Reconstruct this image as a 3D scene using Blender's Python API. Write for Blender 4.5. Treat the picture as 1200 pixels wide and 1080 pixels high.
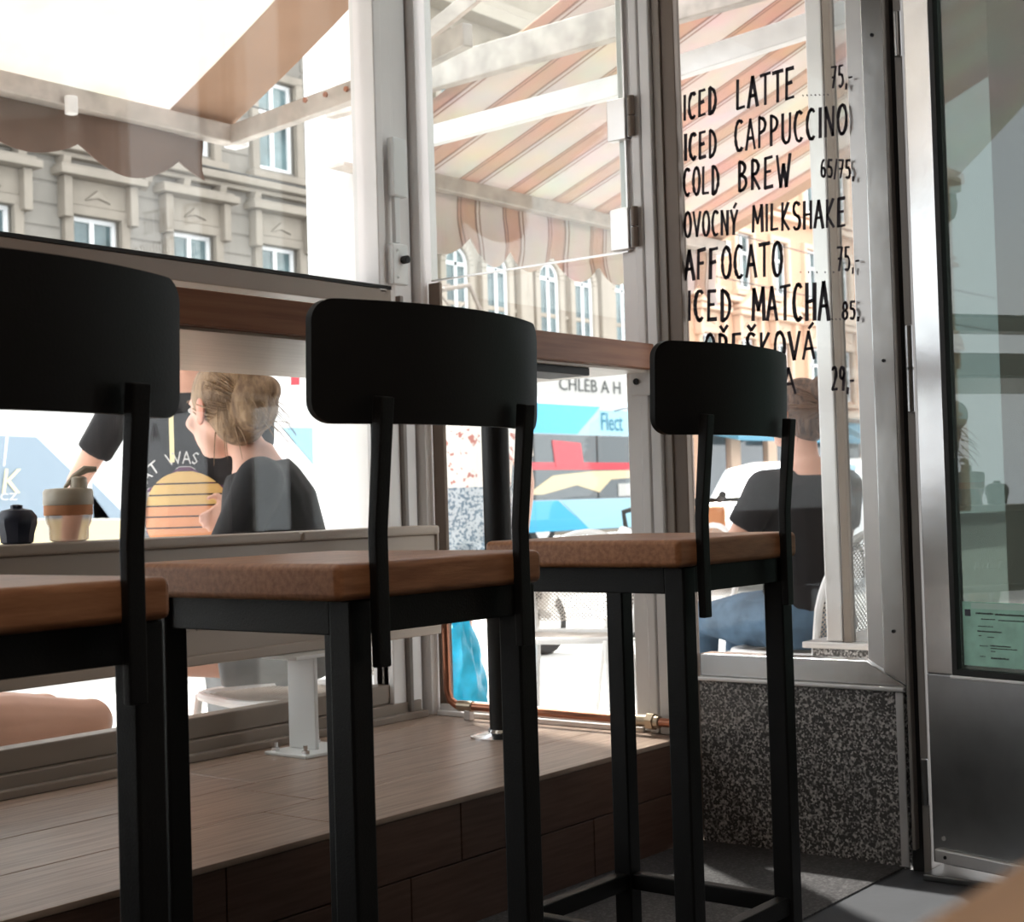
import bpy, bmesh, math, random
from mathutils import Vector, Matrix, noise
from mathutils.bvhtree import BVHTree
random.seed(7)
PI = math.pi
SC = bpy.context.scene
COL = SC.collection
for o in list(bpy.data.objects): bpy.data.objects.remove(o, do_unlink=True)

# ------------------------------------------------------------------ camera, sky, sun, exposure
CAM_Z = 0.83
RW = Matrix(((0.616516829597862, -0.0036000982750240117, -0.7873334986617875),
             (-0.7867933848340551, -0.040131743119052474, -0.6159103934628778),
             (-0.02937972777224463, 0.999187911499452, -0.027574428541535433)))
camd = bpy.data.cameras.new('camera'); cam = bpy.data.objects.new('camera', camd); COL.objects.link(cam)
camd.sensor_width = 36; camd.lens = 36*1749.58/1200; camd.clip_start = 0.02; camd.clip_end = 400
cam.matrix_world = Matrix.Translation((0, 0, CAM_Z)) @ RW.to_4x4()
camd.dof.use_dof = True; camd.dof.focus_distance = 2.4; camd.dof.aperture_fstop = 12
SC.camera = cam
w = bpy.data.worlds.new('sky'); SC.world = w; w.use_nodes = True
nt = w.node_tree; nt.nodes.clear()
bg = nt.nodes.new('ShaderNodeBackground'); wo = nt.nodes.new('ShaderNodeOutputWorld')
tc = nt.nodes.new('ShaderNodeTexCoord'); ns = nt.nodes.new('ShaderNodeTexNoise'); ns.inputs['Scale'].default_value = 2.2
cr = nt.nodes.new('ShaderNodeValToRGB')
cr.color_ramp.elements[0].color = (0.80, 0.88, 1.0, 1); cr.color_ramp.elements[0].position = 0.3
cr.color_ramp.elements[1].color = (1, 0.99, 0.97, 1); cr.color_ramp.elements[1].position = 0.6
nt.links.new(tc.outputs['Generated'], ns.inputs['Vector']); nt.links.new(ns.outputs['Fac'], cr.inputs[0])
nt.links.new(cr.outputs[0], bg.inputs[0]); nt.links.new(bg.outputs[0], wo.inputs[0])
bg.inputs[1].default_value = 2.3
sl = bpy.data.lights.new('sun', 'SUN'); sl.energy = 6.0; sl.angle = math.radians(2); sl.color = (1, 0.95, 0.88)
so = bpy.data.objects.new('sun', sl); COL.objects.link(so)
so.rotation_euler = Vector((-0.42, -0.62, -1.15)).to_track_quat('-Z', 'Y').to_euler()
SC.view_settings.view_transform = 'Standard'; SC.view_settings.look = 'None'
SC.view_settings.exposure = 0.5; SC.view_settings.gamma = 1.0; SC.view_settings.use_curve_mapping = False
for (lx, ly, e) in ((0.5, -0.2, 9), (-1.2, 0.8, 7)):                # added fill lamps under the ceiling, brighten the room-side faces
    l = bpy.data.lights.new('added_fill_light', 'AREA'); l.shape = 'SQUARE'; l.size = 0.6; l.energy = e; l.color = (1, 0.9, 0.8)
    o = bpy.data.objects.new('added_fill_light', l); COL.objects.link(o); o.location = (lx, ly, 3.02)

# ------------------------------------------------------------------ helpers
def ray(x, y): return RW @ Vector((x-600, -(y-540), -1749.58))
def on_x(x, y, X): r = ray(x, y); return Vector((0, 0, CAM_Z)) + r*(X/r.x)
def on_y(x, y, Y): r = ray(x, y); return Vector((0, 0, CAM_Z)) + r*(Y/r.y)

def tag(o, label=None, cat=None, group=None, kind=None):
    if label: o['label'] = label
    if cat: o['category'] = cat
    if group: o['group'] = group
    if kind: o['kind'] = kind
    return o
def thing(name, label, cat, loc=(0, 0, 0), rz=0, group=None):
    o = bpy.data.objects.new(name, None); COL.objects.link(o); o.empty_display_size = 0.1
    o.location = loc; o.rotation_euler = (0, 0, rz)
    return tag(o, label, cat, group)
def adopt(o, parent, world=True):
    """world: geometry was written in world coordinates"""
    if parent is None: return o
    o.parent = parent
    if world and parent.parent is None and parent.type == 'EMPTY':
        m = Matrix.Translation(parent.location) @ parent.rotation_euler.to_matrix().to_4x4()
        o.matrix_parent_inverse = m.inverted()
    return o
def copy_tree(o, parent=None):
    c = o.copy(); COL.objects.link(c); c.parent = parent
    if parent is not None: c.matrix_parent_inverse = o.matrix_parent_inverse.copy()
    for ch in list(o.children): copy_tree(ch, c)
    return c

class MB:
    def __init__(s): s.v = []; s.f = []; s.mi = []; s.cur = 0
    def add(s, vs, fs):
        b = len(s.v); s.v += [tuple(p) for p in vs]; s.f += [tuple(i+b for i in f) for f in fs]; s.mi += [s.cur]*len(fs); return s
    def box(s, x0, x1, y0, y1, z0, z1):
        if x0 > x1: x0, x1 = x1, x0
        if y0 > y1: y0, y1 = y1, y0
        if z0 > z1: z0, z1 = z1, z0
        return s.add([(x0,y0,z0),(x1,y0,z0),(x1,y1,z0),(x0,y1,z0),(x0,y0,z1),(x1,y0,z1),(x1,y1,z1),(x0,y1,z1)],
                     [(0,3,2,1),(4,5,6,7),(0,1,5,4),(1,2,6,5),(2,3,7,6),(3,0,4,7)])
    def obox(s, c, ax, ay, az):
        """box from centre and three half-axis vectors"""
        c = Vector(c); ax = Vector(ax); ay = Vector(ay); az = Vector(az)
        vs = [c+i*ax+j*ay+k*az for k in (-1,1) for (i,j) in ((-1,-1),(1,-1),(1,1),(-1,1))]
        return s.add(vs, [(0,3,2,1),(4,5,6,7),(0,1,5,4),(1,2,6,5),(2,3,7,6),(3,0,4,7)])
    def bar(s, p0, p1, w, h, up=(0,0,1)):
        p0 = Vector(p0); p1 = Vector(p1); d = (p1-p0); u = Vector(up)
        sd = d.cross(u).normalized(); u2 = sd.cross(d).normalized()
        return s.obox((p0+p1)/2, d/2, sd*w/2, u2*h/2)
    def cyl(s, p0, p1, r0, r1=None, n=16, cap=True):
        r1 = r0 if r1 is None else r1
        p0 = Vector(p0); p1 = Vector(p1); d = (p1-p0).normalized()
        a = d.orthogonal().normalized(); b = d.cross(a)
        vs = [p0+(a*math.cos(2*PI*i/n)+b*math.sin(2*PI*i/n))*r0 for i in range(n)]
        vs += [p1+(a*math.cos(2*PI*i/n)+b*math.sin(2*PI*i/n))*r1 for i in range(n)]
        fs = [(i,(i+1)%n,n+(i+1)%n,n+i) for i in range(n)]
        if cap: fs += [tuple(range(n))[::-1], tuple(range(n,2*n))]
        return s.add(vs, fs)
    def tube(s, pts, r, n=10, closed=False):
        pts = [Vector(p) for p in pts]; m = len(pts); rs = r if isinstance(r, (list, tuple)) else [r]*m
        a = None; vs = []
        for i, p in enumerate(pts):
            if closed: d = (pts[(i+1)%m]-pts[i-1]).normalized()
            else: d = (pts[min(i+1,m-1)]-pts[max(i-1,0)]).normalized()
            if a is None: a = d.orthogonal().normalized()
            a = (a-d*a.dot(d)).normalized(); b = d.cross(a)
            vs += [p+(a*math.cos(2*PI*k/n)+b*math.sin(2*PI*k/n))*rs[i] for k in range(n)]
        fs = []
        for i in range(m if closed else m-1):
            j = (i+1) % m
            fs += [(i*n+k, i*n+(k+1)%n, j*n+(k+1)%n, j*n+k) for k in range(n)]
        if not closed: fs += [tuple(range(n))[::-1], tuple(range((m-1)*n, m*n))]
        return s.add(vs, fs)
    def lathe(s, prof, c=(0,0,0), n=28):
        c = Vector(c); vs = []; m = len(prof)
        for (r, z) in prof: vs += [c+Vector((r*math.cos(2*PI*k/n), r*math.sin(2*PI*k/n), z)) for k in range(n)]
        fs = [(i*n+k, i*n+(k+1)%n, (i+1)*n+(k+1)%n, (i+1)*n+k) for i in range(m-1) for k in range(n)]
        fs += [tuple(range(n))[::-1], tuple(range((m-1)*n, m*n))]
        return s.add(vs, fs)
    def prism(s, poly, f0, f1):
        """poly of 2-D points; f0/f1 map (u,v) to 3-D for the two caps"""
        n = len(poly); vs = [f0(*p) for p in poly]+[f1(*p) for p in poly]
        return s.add(vs, [tuple(range(n))[::-1], tuple(range(n,2*n))]+[(i,(i+1)%n,n+(i+1)%n,n+i) for i in range(n)])
    def mesh(s, name, bevel=0, seg=2):
        me = bpy.data.meshes.new(name); me.from_pydata(s.v, [], s.f)
        for p, i in zip(me.polygons, s.mi): p.material_index = i
        bm = bmesh.new(); bm.from_mesh(me)
        bmesh.ops.recalc_face_normals(bm, faces=bm.faces[:])
        if bevel:
            es = [e for e in bm.edges if len(e.link_faces) == 2 and e.calc_face_angle(0) > 0.6]
            bmesh.ops.bevel(bm, geom=es, offset=bevel, segments=seg, profile=0.5, affect='EDGES', clamp_overlap=True)
        bm.to_mesh(me); bm.free()
        return me
    def build(s, name, mat, parent=None, bevel=0, seg=2, smooth=False, world=True):
        me = s.mesh(name, bevel, seg)
        for m in (mat if isinstance(mat, (list, tuple)) else [mat]): me.materials.append(m)
        if smooth or bevel:
            for p in me.polygons: p.use_smooth = True
            me.set_sharp_from_angle(angle=math.radians(38 if not bevel else 50))
        o = bpy.data.objects.new(name, me); COL.objects.link(o)
        if bevel: wn = o.modifiers.new('weighted', 'WEIGHTED_NORMAL'); wn.keep_sharp = True; wn.weight = 100
        return adopt(o, parent, world)
def structure(o): o['kind'] = 'structure'; return o

# ------------------------------------------------------------------ materials
def mat(name, col, rough=0.6, metal=0.0, var=0.0, scale=8.0, bump=0.0, bscale=60.0, col2=None, stretch=None, spec=0.5, sheen=0, coat=0, detail=6, w=None):
    m = bpy.data.materials.new(name); m.use_nodes = True; t = m.node_tree; b = t.nodes['Principled BSDF']
    b.inputs['Roughness'].default_value = rough; b.inputs['Metallic'].default_value = metal
    b.inputs['Specular IOR Level'].default_value = spec; b.inputs['Coat Weight'].default_value = coat
    b.inputs['Base Color'].default_value = (*col, 1)
    if sheen: b.inputs['Sheen Weight'].default_value = sheen
    if var or bump or col2:
        tcn = t.nodes.new('ShaderNodeTexCoord'); mp = t.nodes.new('ShaderNodeMapping')
        if stretch: mp.inputs['Scale'].default_value = stretch
        t.links.new(tcn.outputs['Object'], mp.inputs[0])
        if var or col2:
            n = t.nodes.new('ShaderNodeTexNoise'); n.inputs['Scale'].default_value = scale; n.inputs['Detail'].default_value = detail
            t.links.new(mp.outputs[0], n.inputs['Vector'])
            r = t.nodes.new('ShaderNodeValToRGB'); k = var
            c2 = col2 or tuple(min(1, c*(1+k)) for c in col); c1 = col if col2 else tuple(c*(1-k) for c in col)
            r.color_ramp.elements[0].color = (*c1, 1); r.color_ramp.elements[1].color = (*c2, 1)
            r.color_ramp.elements[0].position, r.color_ramp.elements[1].position = w or (0.32, 0.68)
            t.links.new(n.outputs['Fac'], r.inputs[0]); t.links.new(r.outputs[0], b.inputs['Base Color'])
        if bump:
            n2 = t.nodes.new('ShaderNodeTexNoise'); n2.inputs['Scale'].default_value = bscale; n2.inputs['Detail'].default_value = 4
            t.links.new(mp.outputs[0], n2.inputs['Vector'])
            bn = t.nodes.new('ShaderNodeBump'); bn.inputs['Strength'].default_value = bump; bn.inputs['Distance'].default_value = 0.01
            t.links.new(n2.outputs['Fac'], bn.inputs['Height']); t.links.new(bn.outputs[0], b.inputs['Normal'])
    return m
def glass(name, tint=(1,1,1), refl=1.0, haze=0.0, hazecol=(0.8,0.8,0.8), rough=0.0):
    m = bpy.data.materials.new(name); m.use_nodes = True; t = m.node_tree; t.nodes.clear()
    o = t.nodes.new('ShaderNodeOutputMaterial'); tr = t.nodes.new('ShaderNodeBsdfTransparent'); tr.inputs[0].default_value = (*tint, 1)
    g = t.nodes.new('ShaderNodeBsdfGlossy'); g.inputs['Roughness'].default_value = rough
    lw = t.nodes.new('ShaderNodeLayerWeight'); lw.inputs[0].default_value = 0.5     # 'Facing' = 1-cos
    pw = t.nodes.new('ShaderNodeMath'); pw.operation = 'POWER'; pw.inputs[1].default_value = 5; t.links.new(lw.outputs['Facing'], pw.inputs[0])
    fr = t.nodes.new('ShaderNodeMath'); fr.operation = 'MULTIPLY_ADD'; fr.inputs[1].default_value = 0.8; fr.inputs[2].default_value = 0.035; t.links.new(pw.outputs[0], fr.inputs[0])
    mu = t.nodes.new('ShaderNodeMath'); mu.operation = 'MULTIPLY'; mu.inputs[1].default_value = refl; mu.use_clamp = True
    mx = t.nodes.new('ShaderNodeMixShader')
    t.links.new(fr.outputs[0], mu.inputs[0]); t.links.new(mu.outputs[0], mx.inputs[0])
    last = tr
    if haze:
        d = t.nodes.new('ShaderNodeBsdfDiffuse'); d.inputs[0].default_value = (*hazecol, 1)
        m2 = t.nodes.new('ShaderNodeMixShader'); m2.inputs[0].default_value = haze
        t.links.new(tr.outputs[0], m2.inputs[1]); t.links.new(d.outputs[0], m2.inputs[2]); last = m2
    t.links.new(last.outputs[0], mx.inputs[1]); t.links.new(g.outputs[0], mx.inputs[2]); t.links.new(mx.outputs[0], o.inputs[0])
    return m
def fabric(name, bands, scale=1.0, axis='X', trans=0.55):
    """awning cloth: diffuse + translucent, stripe pattern along an axis"""
    m = bpy.data.materials.new(name); m.use_nodes = True; t = m.node_tree; t.nodes.clear()
    o = t.nodes.new('ShaderNodeOutputMaterial')
    tcn = t.nodes.new('ShaderNodeTexCoord'); sp = t.nodes.new('ShaderNodeSeparateXYZ'); t.links.new(tcn.outputs['Object'], sp.inputs[0])
    ml = t.nodes.new('ShaderNodeMath'); ml.operation = 'MULTIPLY'; ml.inputs[1].default_value = scale
    fc = t.nodes.new('ShaderNodeMath'); fc.operation = 'FRACT'
    r = t.nodes.new('ShaderNodeValToRGB'); r.color_ramp.interpolation = 'CONSTANT'
    el = r.color_ramp.elements
    el[0].position = bands[0][0]; el[0].color = (*bands[0][1], 1)
    el[1].position = bands[1][0] if len(bands) > 1 else 0.99; el[1].color = (*(bands[1][1] if len(bands) > 1 else bands[0][1]), 1)
    for p, c in bands[2:]: e = el.new(p); e.color = (*c, 1)
    t.links.new(sp.outputs[axis], ml.inputs[0]); t.links.new(ml.outputs[0], fc.inputs[0]); t.links.new(fc.outputs[0], r.inputs[0])
    n = t.nodes.new('ShaderNodeTexNoise'); n.inputs['Scale'].default_value = 5; n.inputs['Detail'].default_value = 6; t.links.new(tcn.outputs['Object'], n.inputs['Vector'])
    mc = t.nodes.new('ShaderNodeMix'); mc.data_type = 'RGBA'; mc.blend_type = 'MULTIPLY'; mc.inputs[0].default_value = 0.25
    t.links.new(r.outputs[0], mc.inputs[6]); t.links.new(n.outputs['Color'], mc.inputs[7])
    d = t.nodes.new('ShaderNodeBsdfDiffuse'); tl = t.nodes.new('ShaderNodeBsdfTranslucent'); mx = t.nodes.new('ShaderNodeMixShader'); mx.inputs[0].default_value = trans
    t.links.new(mc.outputs[2], d.inputs[0]); t.links.new(mc.outputs[2], tl.inputs[0])
    t.links.new(d.outputs[0], mx.inputs[1]); t.links.new(tl.outputs[0], mx.inputs[2]); t.links.new(mx.outputs[0], o.inputs[0])
    return m
M = {}
M['black'] = mat('black_powder_coat', (0.006, 0.0056, 0.0054), 0.5, spec=0.32, bump=0.12, bscale=400)
M['black_soft'] = mat('black_laminate', (0.006, 0.0055, 0.0052), 0.5, spec=0.35, bump=0.05, bscale=300)
M['oak'] = mat('oiled_oak', (0.34, 0.135, 0.058), 0.4, col2=(0.52, 0.24, 0.115), scale=5, stretch=(3, 26, 26), bump=0.08, bscale=18)
M['oak_dark'] = mat('counter_oak', (0.22, 0.078, 0.033), 0.5, col2=(0.32, 0.13, 0.058), scale=4, stretch=(1.2, 22, 22), bump=0.06, bscale=14)
M['plank'] = mat('wood_look_tile', (0.24, 0.165, 0.125), 0.34, col2=(0.42, 0.315, 0.25), scale=4.5, stretch=(1.3, 24, 5), bump=0.05, bscale=12)
M['riser'] = mat('brown_riser_tile', (0.085, 0.042, 0.028), 0.5, col2=(0.13, 0.07, 0.048), scale=5, stretch=(1.5, 5, 24), bump=0.04)
M['grout'] = mat('dark_grout', (0.12, 0.09, 0.07), 0.9)
M['alu_white'] = mat('white_window_frame', (0.80, 0.78, 0.77), 0.4, var=0.05, scale=3)
M['alu_taupe'] = mat('taupe_window_frame', (0.26, 0.215, 0.18), 0.42, var=0.08, scale=4)
M['brown_frame'] = mat('brown_frame', (0.16, 0.115, 0.085), 0.5, var=0.08, scale=4)
M['radiator'] = mat('radiator_enamel', (0.42, 0.355, 0.30), 0.38, var=0.04, scale=3)
M['white'] = mat('white_enamel', (0.78, 0.80, 0.80), 0.35, var=0.03, scale=5)
M['chrome'] = mat('chrome', (0.75, 0.75, 0.76), 0.16, 1.0)
M['steel'] = mat('brushed_steel', (0.60, 0.60, 0.60), 0.2, 1.0, var=0.12, scale=5, bump=0.15, bscale=5)
M['steel_dull'] = mat('dull_steel', (0.30, 0.30, 0.30), 0.28, 1.0, var=0.25, scale=4, bump=0.25, bscale=3.5)
M['steel_light'] = mat('satin_aluminium', (0.72, 0.70, 0.69), 0.32, 0.7, var=0.06, scale=6)
M['copper'] = mat('copper', (0.42, 0.17, 0.10), 0.3, 0.9, col2=(0.28, 0.13, 0.085), scale=12)
M['brass'] = mat('brass_fitting', (0.42, 0.34, 0.25), 0.35, 0.8)
M['rubber'] = mat('black_rubber', (0.012, 0.012, 0.012), 0.7)
M['grey_strip'] = mat('grey_strip', (0.22, 0.20, 0.185), 0.5)
M['plaster'] = mat('room_plaster', (0.42, 0.36, 0.30), 0.85, var=0.05, scale=3)
M['ceiling'] = mat('ceiling_paint', (0.5, 0.46, 0.42), 0.9)
M['floor'] = mat('grey_vinyl', (0.05, 0.053, 0.06), 0.5, var=0.3, scale=3, bump=0.08, bscale=20)
M['tan'] = mat('tan_table_wood', (0.50, 0.29, 0.155), 0.5, var=0.12, scale=4, stretch=(1, 12, 12))
M['glass'] = glass('clear_glass', (0.97, 0.985, 0.98), 0.75)
M['glass_menu'] = glass('menu_glass', (0.96, 0.97, 0.97), 0.35)
M['glass_dirty'] = glass('smudged_glass', (0.86, 0.88, 0.88), 1.2, 0.28, (0.55, 0.58, 0.6))
M['glass_sash'] = glass('hinged_sash_glass', (0.93, 0.96, 0.95), 1.3, 0.05, (0.85, 0.85, 0.85))
M['glass_door'] = glass('greenish_door_glass', (0.40, 0.47, 0.44), 2.6, 0.45, (0.20, 0.235, 0.22))
M['glass_dark'] = mat('dark_window_glass', (0.03, 0.045, 0.055), 0.08, spec=0.8)
M['ink'] = mat('black_marker_ink', (0.02, 0.012, 0.02), 0.7)
M['stone_grey'] = mat('grey_stucco', (0.235, 0.215, 0.19), 0.9, var=0.16, scale=0.9, bump=0.2, bscale=4)
M['stone_trim'] = mat('grey_stone_trim', (0.275, 0.24, 0.20), 0.9, var=0.12, scale=1.5)
M['stone_cream'] = mat('cream_stucco', (0.34, 0.29, 0.235), 0.9, var=0.1, scale=0.8, bump=0.2, bscale=4)
M['cream_trim'] = mat('cream_stone_trim', (0.40, 0.345, 0.285), 0.9, var=0.08, scale=1.5)
M['stone_orange'] = mat('apricot_stucco', (0.62, 0.38, 0.25), 0.9, var=0.06, scale=0.7)
M['orange_trim'] = mat('apricot_trim', (0.72, 0.52, 0.38), 0.9, var=0.06, scale=1.5)
M['win_white'] = mat('white_window_paint', (0.85, 0.86, 0.87), 0.5)
M['win_glass'] = mat('street_window_glass', (0.10, 0.15, 0.16), 0.12, var=0.5, scale=1.2, spec=0.8)
M['roof'] = mat('roof_tiles', (0.30, 0.16, 0.11), 0.9, var=0.2, scale=4)
M['pave'] = mat('pale_paving', (0.60, 0.585, 0.56), 0.85, var=0.10, scale=2.5, bump=0.1, bscale=12)
M['asphalt'] = mat('asphalt', (0.30, 0.295, 0.29), 0.9, var=0.12, scale=3)
M['column'] = mat('white_column_plaster', (0.86, 0.86, 0.86), 0.8, bump=0.4, bscale=14)
M['awn_fabric'] = fabric('beige_awning_cloth', [(0, (0.80, 0.755, 0.72))], trans=0.62)
M['awn_band'] = mat('brown_awning_band', (0.40, 0.25, 0.17), 0.9, var=0.06, scale=6)
M['awn_valance'] = mat('brown_valance_cloth', (0.15, 0.10, 0.078), 0.9, var=0.12, scale=5)
cA, cB, cC = (0.72, 0.65, 0.61), (0.42, 0.31, 0.27), (0.66, 0.49, 0.41)
M['awn_stripe'] = fabric('striped_awning_cloth', [(0, cC), (0.16, cB), (0.20, cA), (0.25, cB), (0.28, cA), (0.80, cB), (0.83, cC), (0.86, cB), (0.89, cC)], scale=2.9, trans=0.5)
M['awn_metal'] = mat('awning_aluminium', (0.50, 0.45, 0.41), 0.5, 0.2, var=0.2, scale=12)
M['awn_white'] = mat('white_awning_arm', (0.80, 0.80, 0.80), 0.45, var=0.08, scale=10)
M['skin'] = mat('skin', (0.72, 0.42, 0.32), 0.5, var=0.05, scale=9, spec=0.35)
M['skin_ear'] = mat('reddish_skin', (0.74, 0.30, 0.20), 0.5)
M['shirt'] = mat('black_tshirt', (0.013, 0.012, 0.014), 0.9)
M['denim'] = mat('blue_denim', (0.085, 0.15, 0.23), 0.85, var=0.3, scale=12, bump=0.4, bscale=25)
M['grey_cloth'] = mat('grey_cloth', (0.25, 0.26, 0.27), 0.9, var=0.1, scale=10)
M['floral'] = mat('floral_blouse', (0.50, 0.20, 0.17), 0.9, col2=(0.80, 0.78, 0.74), scale=34, w=(0.36, 0.42))
M['print'] = mat('grey_print_shorts', (0.16, 0.22, 0.28), 0.9, col2=(0.52, 0.56, 0.60), scale=70, w=(0.44, 0.52))
M['hair_b'] = mat('light_brown_hair', (0.17, 0.095, 0.05), 0.55, col2=(0.42, 0.27, 0.15), scale=5, stretch=(12, 12, 3), bump=0.6, bscale=30)
M['hair_d'] = mat('dark_brown_hair', (0.045, 0.03, 0.025), 0.5, col2=(0.20, 0.12, 0.085), scale=6, stretch=(12, 12, 3), bump=0.6, bscale=30)
M['hair_l'] = mat('brown_hair_strands', (0.16, 0.09, 0.06), 0.5)
M['cream_plastic'] = mat('cream_plastic', (0.56, 0.50, 0.40), 0.4)
M['grey_plastic'] = glass('smoky_plastic', (0.75, 0.70, 0.66), 1.5, 0.35, (0.6, 0.55, 0.5))
M['navy'] = mat('dark_navy_plastic', (0.02, 0.025, 0.045), 0.4)
M['van_white'] = mat('van_white', (0.84, 0.85, 0.86), 0.25, coat=0.5)
M['van_blue'] = mat('van_grey_blue', (0.27, 0.35, 0.44), 0.35)
M['van_cream'] = mat('van_cream', (0.85, 0.70, 0.42), 0.4)
M['yellow'] = mat('pale_yellow', (0.95, 0.85, 0.50), 0.5)
M['sky_glass'] = mat('bluish_car_glass', (0.22, 0.42, 0.55), 0.15, spec=0.8)
M['cyan'] = mat('bus_cyan', (0.02, 0.36, 0.60), 0.3)
M['pale_cyan'] = mat('bus_pale_cyan', (0.30, 0.56, 0.68), 0.3)
M['bus_white'] = mat('bus_white', (0.62, 0.68, 0.72), 0.3)
M['teal_ink'] = mat('teal_lettering', (0.01, 0.16, 0.24), 0.5)
M['red'] = mat('red_panel', (0.55, 0.03, 0.05), 0.5)
M['yellowish'] = mat('yellowish_reflection', (0.62, 0.50, 0.30), 0.4)  # colour of the car reflection painted on the bus windows
M['mint'] = mat('mint_notice_paper', (0.42, 0.74, 0.62), 0.75, var=0.1, scale=30)
M['paper_pale'] = mat('pale_mint_paper', (0.58, 0.80, 0.72), 0.75)
M['bag'] = mat('turquoise_plastic', (0.02, 0.45, 0.72), 0.28, var=0.25, scale=12, bump=0.8, bscale=14)
M['wire'] = mat('black_wire', (0.03, 0.03, 0.03), 0.6)
M['purple'] = mat('purple_print', (0.13, 0.045, 0.11), 0.85)
M['sunprint'] = mat('sunset_print', (0.62, 0.42, 0.16), 0.85)
M['sunprint2'] = mat('orange_print', (0.66, 0.30, 0.15), 0.85)
M['print_white'] = mat('white_print', (0.62, 0.62, 0.62), 0.85)
M['cloth_blue'] = mat('blue_canopy', (0.10, 0.30, 0.42), 0.8)
M['sign_white'] = mat('sign_white', (0.50, 0.485, 0.46), 0.6)
M['sign_ink'] = mat('sign_grey_ink', (0.04, 0.045, 0.045), 0.6)
M['tyre'] = mat('tyre', (0.02, 0.02, 0.02), 0.8)
M['alu_shelf'] = mat('pale_laminate', (0.62, 0.54, 0.46), 0.3, col2=(0.74, 0.66, 0.57), scale=5, stretch=(1, 16, 4))

def granite(name, dark, light, rough):
    m = bpy.data.materials.new(name); m.use_nodes = True; t = m.node_tree; b = t.nodes['Principled BSDF']
    tcn = t.nodes.new('ShaderNodeTexCoord'); v = t.nodes.new('ShaderNodeTexVoronoi'); v.inputs['Scale'].default_value = 210
    v.inputs['Randomness'].default_value = 1
    n = t.nodes.new('ShaderNodeTexNoise'); n.inputs['Scale'].default_value = 110; n.inputs['Detail'].default_value = 5
    t.links.new(tcn.outputs['Object'], v.inputs['Vector']); t.links.new(tcn.outputs['Object'], n.inputs['Vector'])
    sp = t.nodes.new('ShaderNodeSeparateColor'); t.links.new(v.outputs['Color'], sp.inputs[0])
    a = t.nodes.new('ShaderNodeMath'); a.operation = 'MULTIPLY'; t.links.new(sp.outputs[0], a.inputs[0]); t.links.new(n.outputs['Fac'], a.inputs[1])
    r = t.nodes.new('ShaderNodeValToRGB'); r.color_ramp.elements[0].position = 0.20; r.color_ramp.elements[0].color = (*dark, 1)
    r.color_ramp.elements[1].position = 0.52; r.color_ramp.elements[1].color = (*light, 1)
    t.links.new(a.outputs[0], r.inputs[0]); t.links.new(r.outputs[0], b.inputs['Base Color']); b.inputs['Roughness'].default_value = rough
    return m
M['granite'] = granite('speckled_granite', (0.075, 0.072, 0.070), (0.60, 0.57, 0.55), 0.25)
M['granite_floor'] = granite('granite_floor', (0.04, 0.038, 0.04), (0.14, 0.135, 0.135), 0.4)

# ------------------------------------------------------------------ room shell
WY, WX = 2.75, 3.12          # window wall plane, return wall plane
structure(MB().box(-3, 3.0, -3, 3.1, -0.1, 0.0).build('floor', M['floor']))
structure(MB().box(3.0, 3.12, -3, 1.38, -0.1, 0.0).build('floor', M['floor']))
structure(MB().box(2.2, 3.12, 1.38, 1.91, 0.0, 0.004).build('trim_1', M['granite_floor']))
tag(bpy.data.objects['trim_1'], kind='structure')
structure(MB().box(-3.1, 3.3, -3.1, 2.9, 3.1, 3.2).build('ceiling', M['ceiling']))
structure(MB().box(-3.1, -3.0, -3.1, 2.9, 0, 3.1).build('wall_left', M['plaster']))
structure(MB().box(-3.1, 3.3, -3.1, -3.0, 0, 3.1).build('wall_back', M['plaster']))
w_ = MB(); w_.box(-3.0, WX, WY, WY+.12, 2.62, 3.1); w_.box(-3.0, 0.3, WY, WY+.12, 0.0, 2.62); w_.box(0.3, WX+.12, WY+.02, WY+.12, -0.15, 0.25)
structure(w_.build('wall_front', M['plaster']))
w_ = MB(); w_.box(WX, WX+.12, -3.0, 0.25, 0, 3.1); w_.box(WX, WX+.12, 0.25, WY+.12, 2.62, 3.1); w_.box(WX+.01, WX+.12, 1.91, WY, -0.15, 0.25)
structure(w_.build('wall_right', M['plaster']))
# housings made up for the added ceiling fill lamps
for i, (lx, ly) in enumerate(((0.5, -0.2), (-1.2, 0.8))):
    t = thing('fill_light_box', ('added square fill lamp over the foreground table', 'added square fill lamp at the left of the room')[i], 'ceiling lamp', (lx, ly, 3.04))
    MB().box(lx-.33, lx+.33, ly-.33, ly+.33, 3.05, 3.1).build('housing', M['white'], t, 0.005)

# platform with wood-look planks
ZP = 0.255
pb = structure(MB().box(0.3, WX, 1.925, WY, 0.0, ZP-.012).build('trim_2', M['grout']))
rows = [(1.91, 2.148), (2.151, 2.389), (2.392, 2.63), (2.633, 2.75)]
for ri, (y0, y1) in enumerate(rows):
    x = 0.3 - [0.75, 0.02, 0.55, 0.3][ri] if ri != 1 else 2.085-1.2*2
    while x < WX:
        a, b = max(x, 0.3), min(x+1.197, WX)
        if b-a > 0.02:
            MB().box(a, b, y0, y1, ZP-.012, ZP).build('plank', M['plank'], pb, 0.0015, 1)
        x += 1.2
# riser tiles on the platform front
x = 0.3
for (z0, z1) in ((0.002, 0.128), (0.131, ZP-.002)):
    x = 0.3 + (0.15 if z0 > .1 else 0)
    x -= 0.6
    while x < WX:
        a, b = max(x, 0.3), min(x+0.597, WX)
        if b-a > 0.02: MB().box(a, b, 1.912, 1.926, z0, z1).build('riser_tile', M['riser'], pb, 0.001, 1)
        x += 0.6

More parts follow.
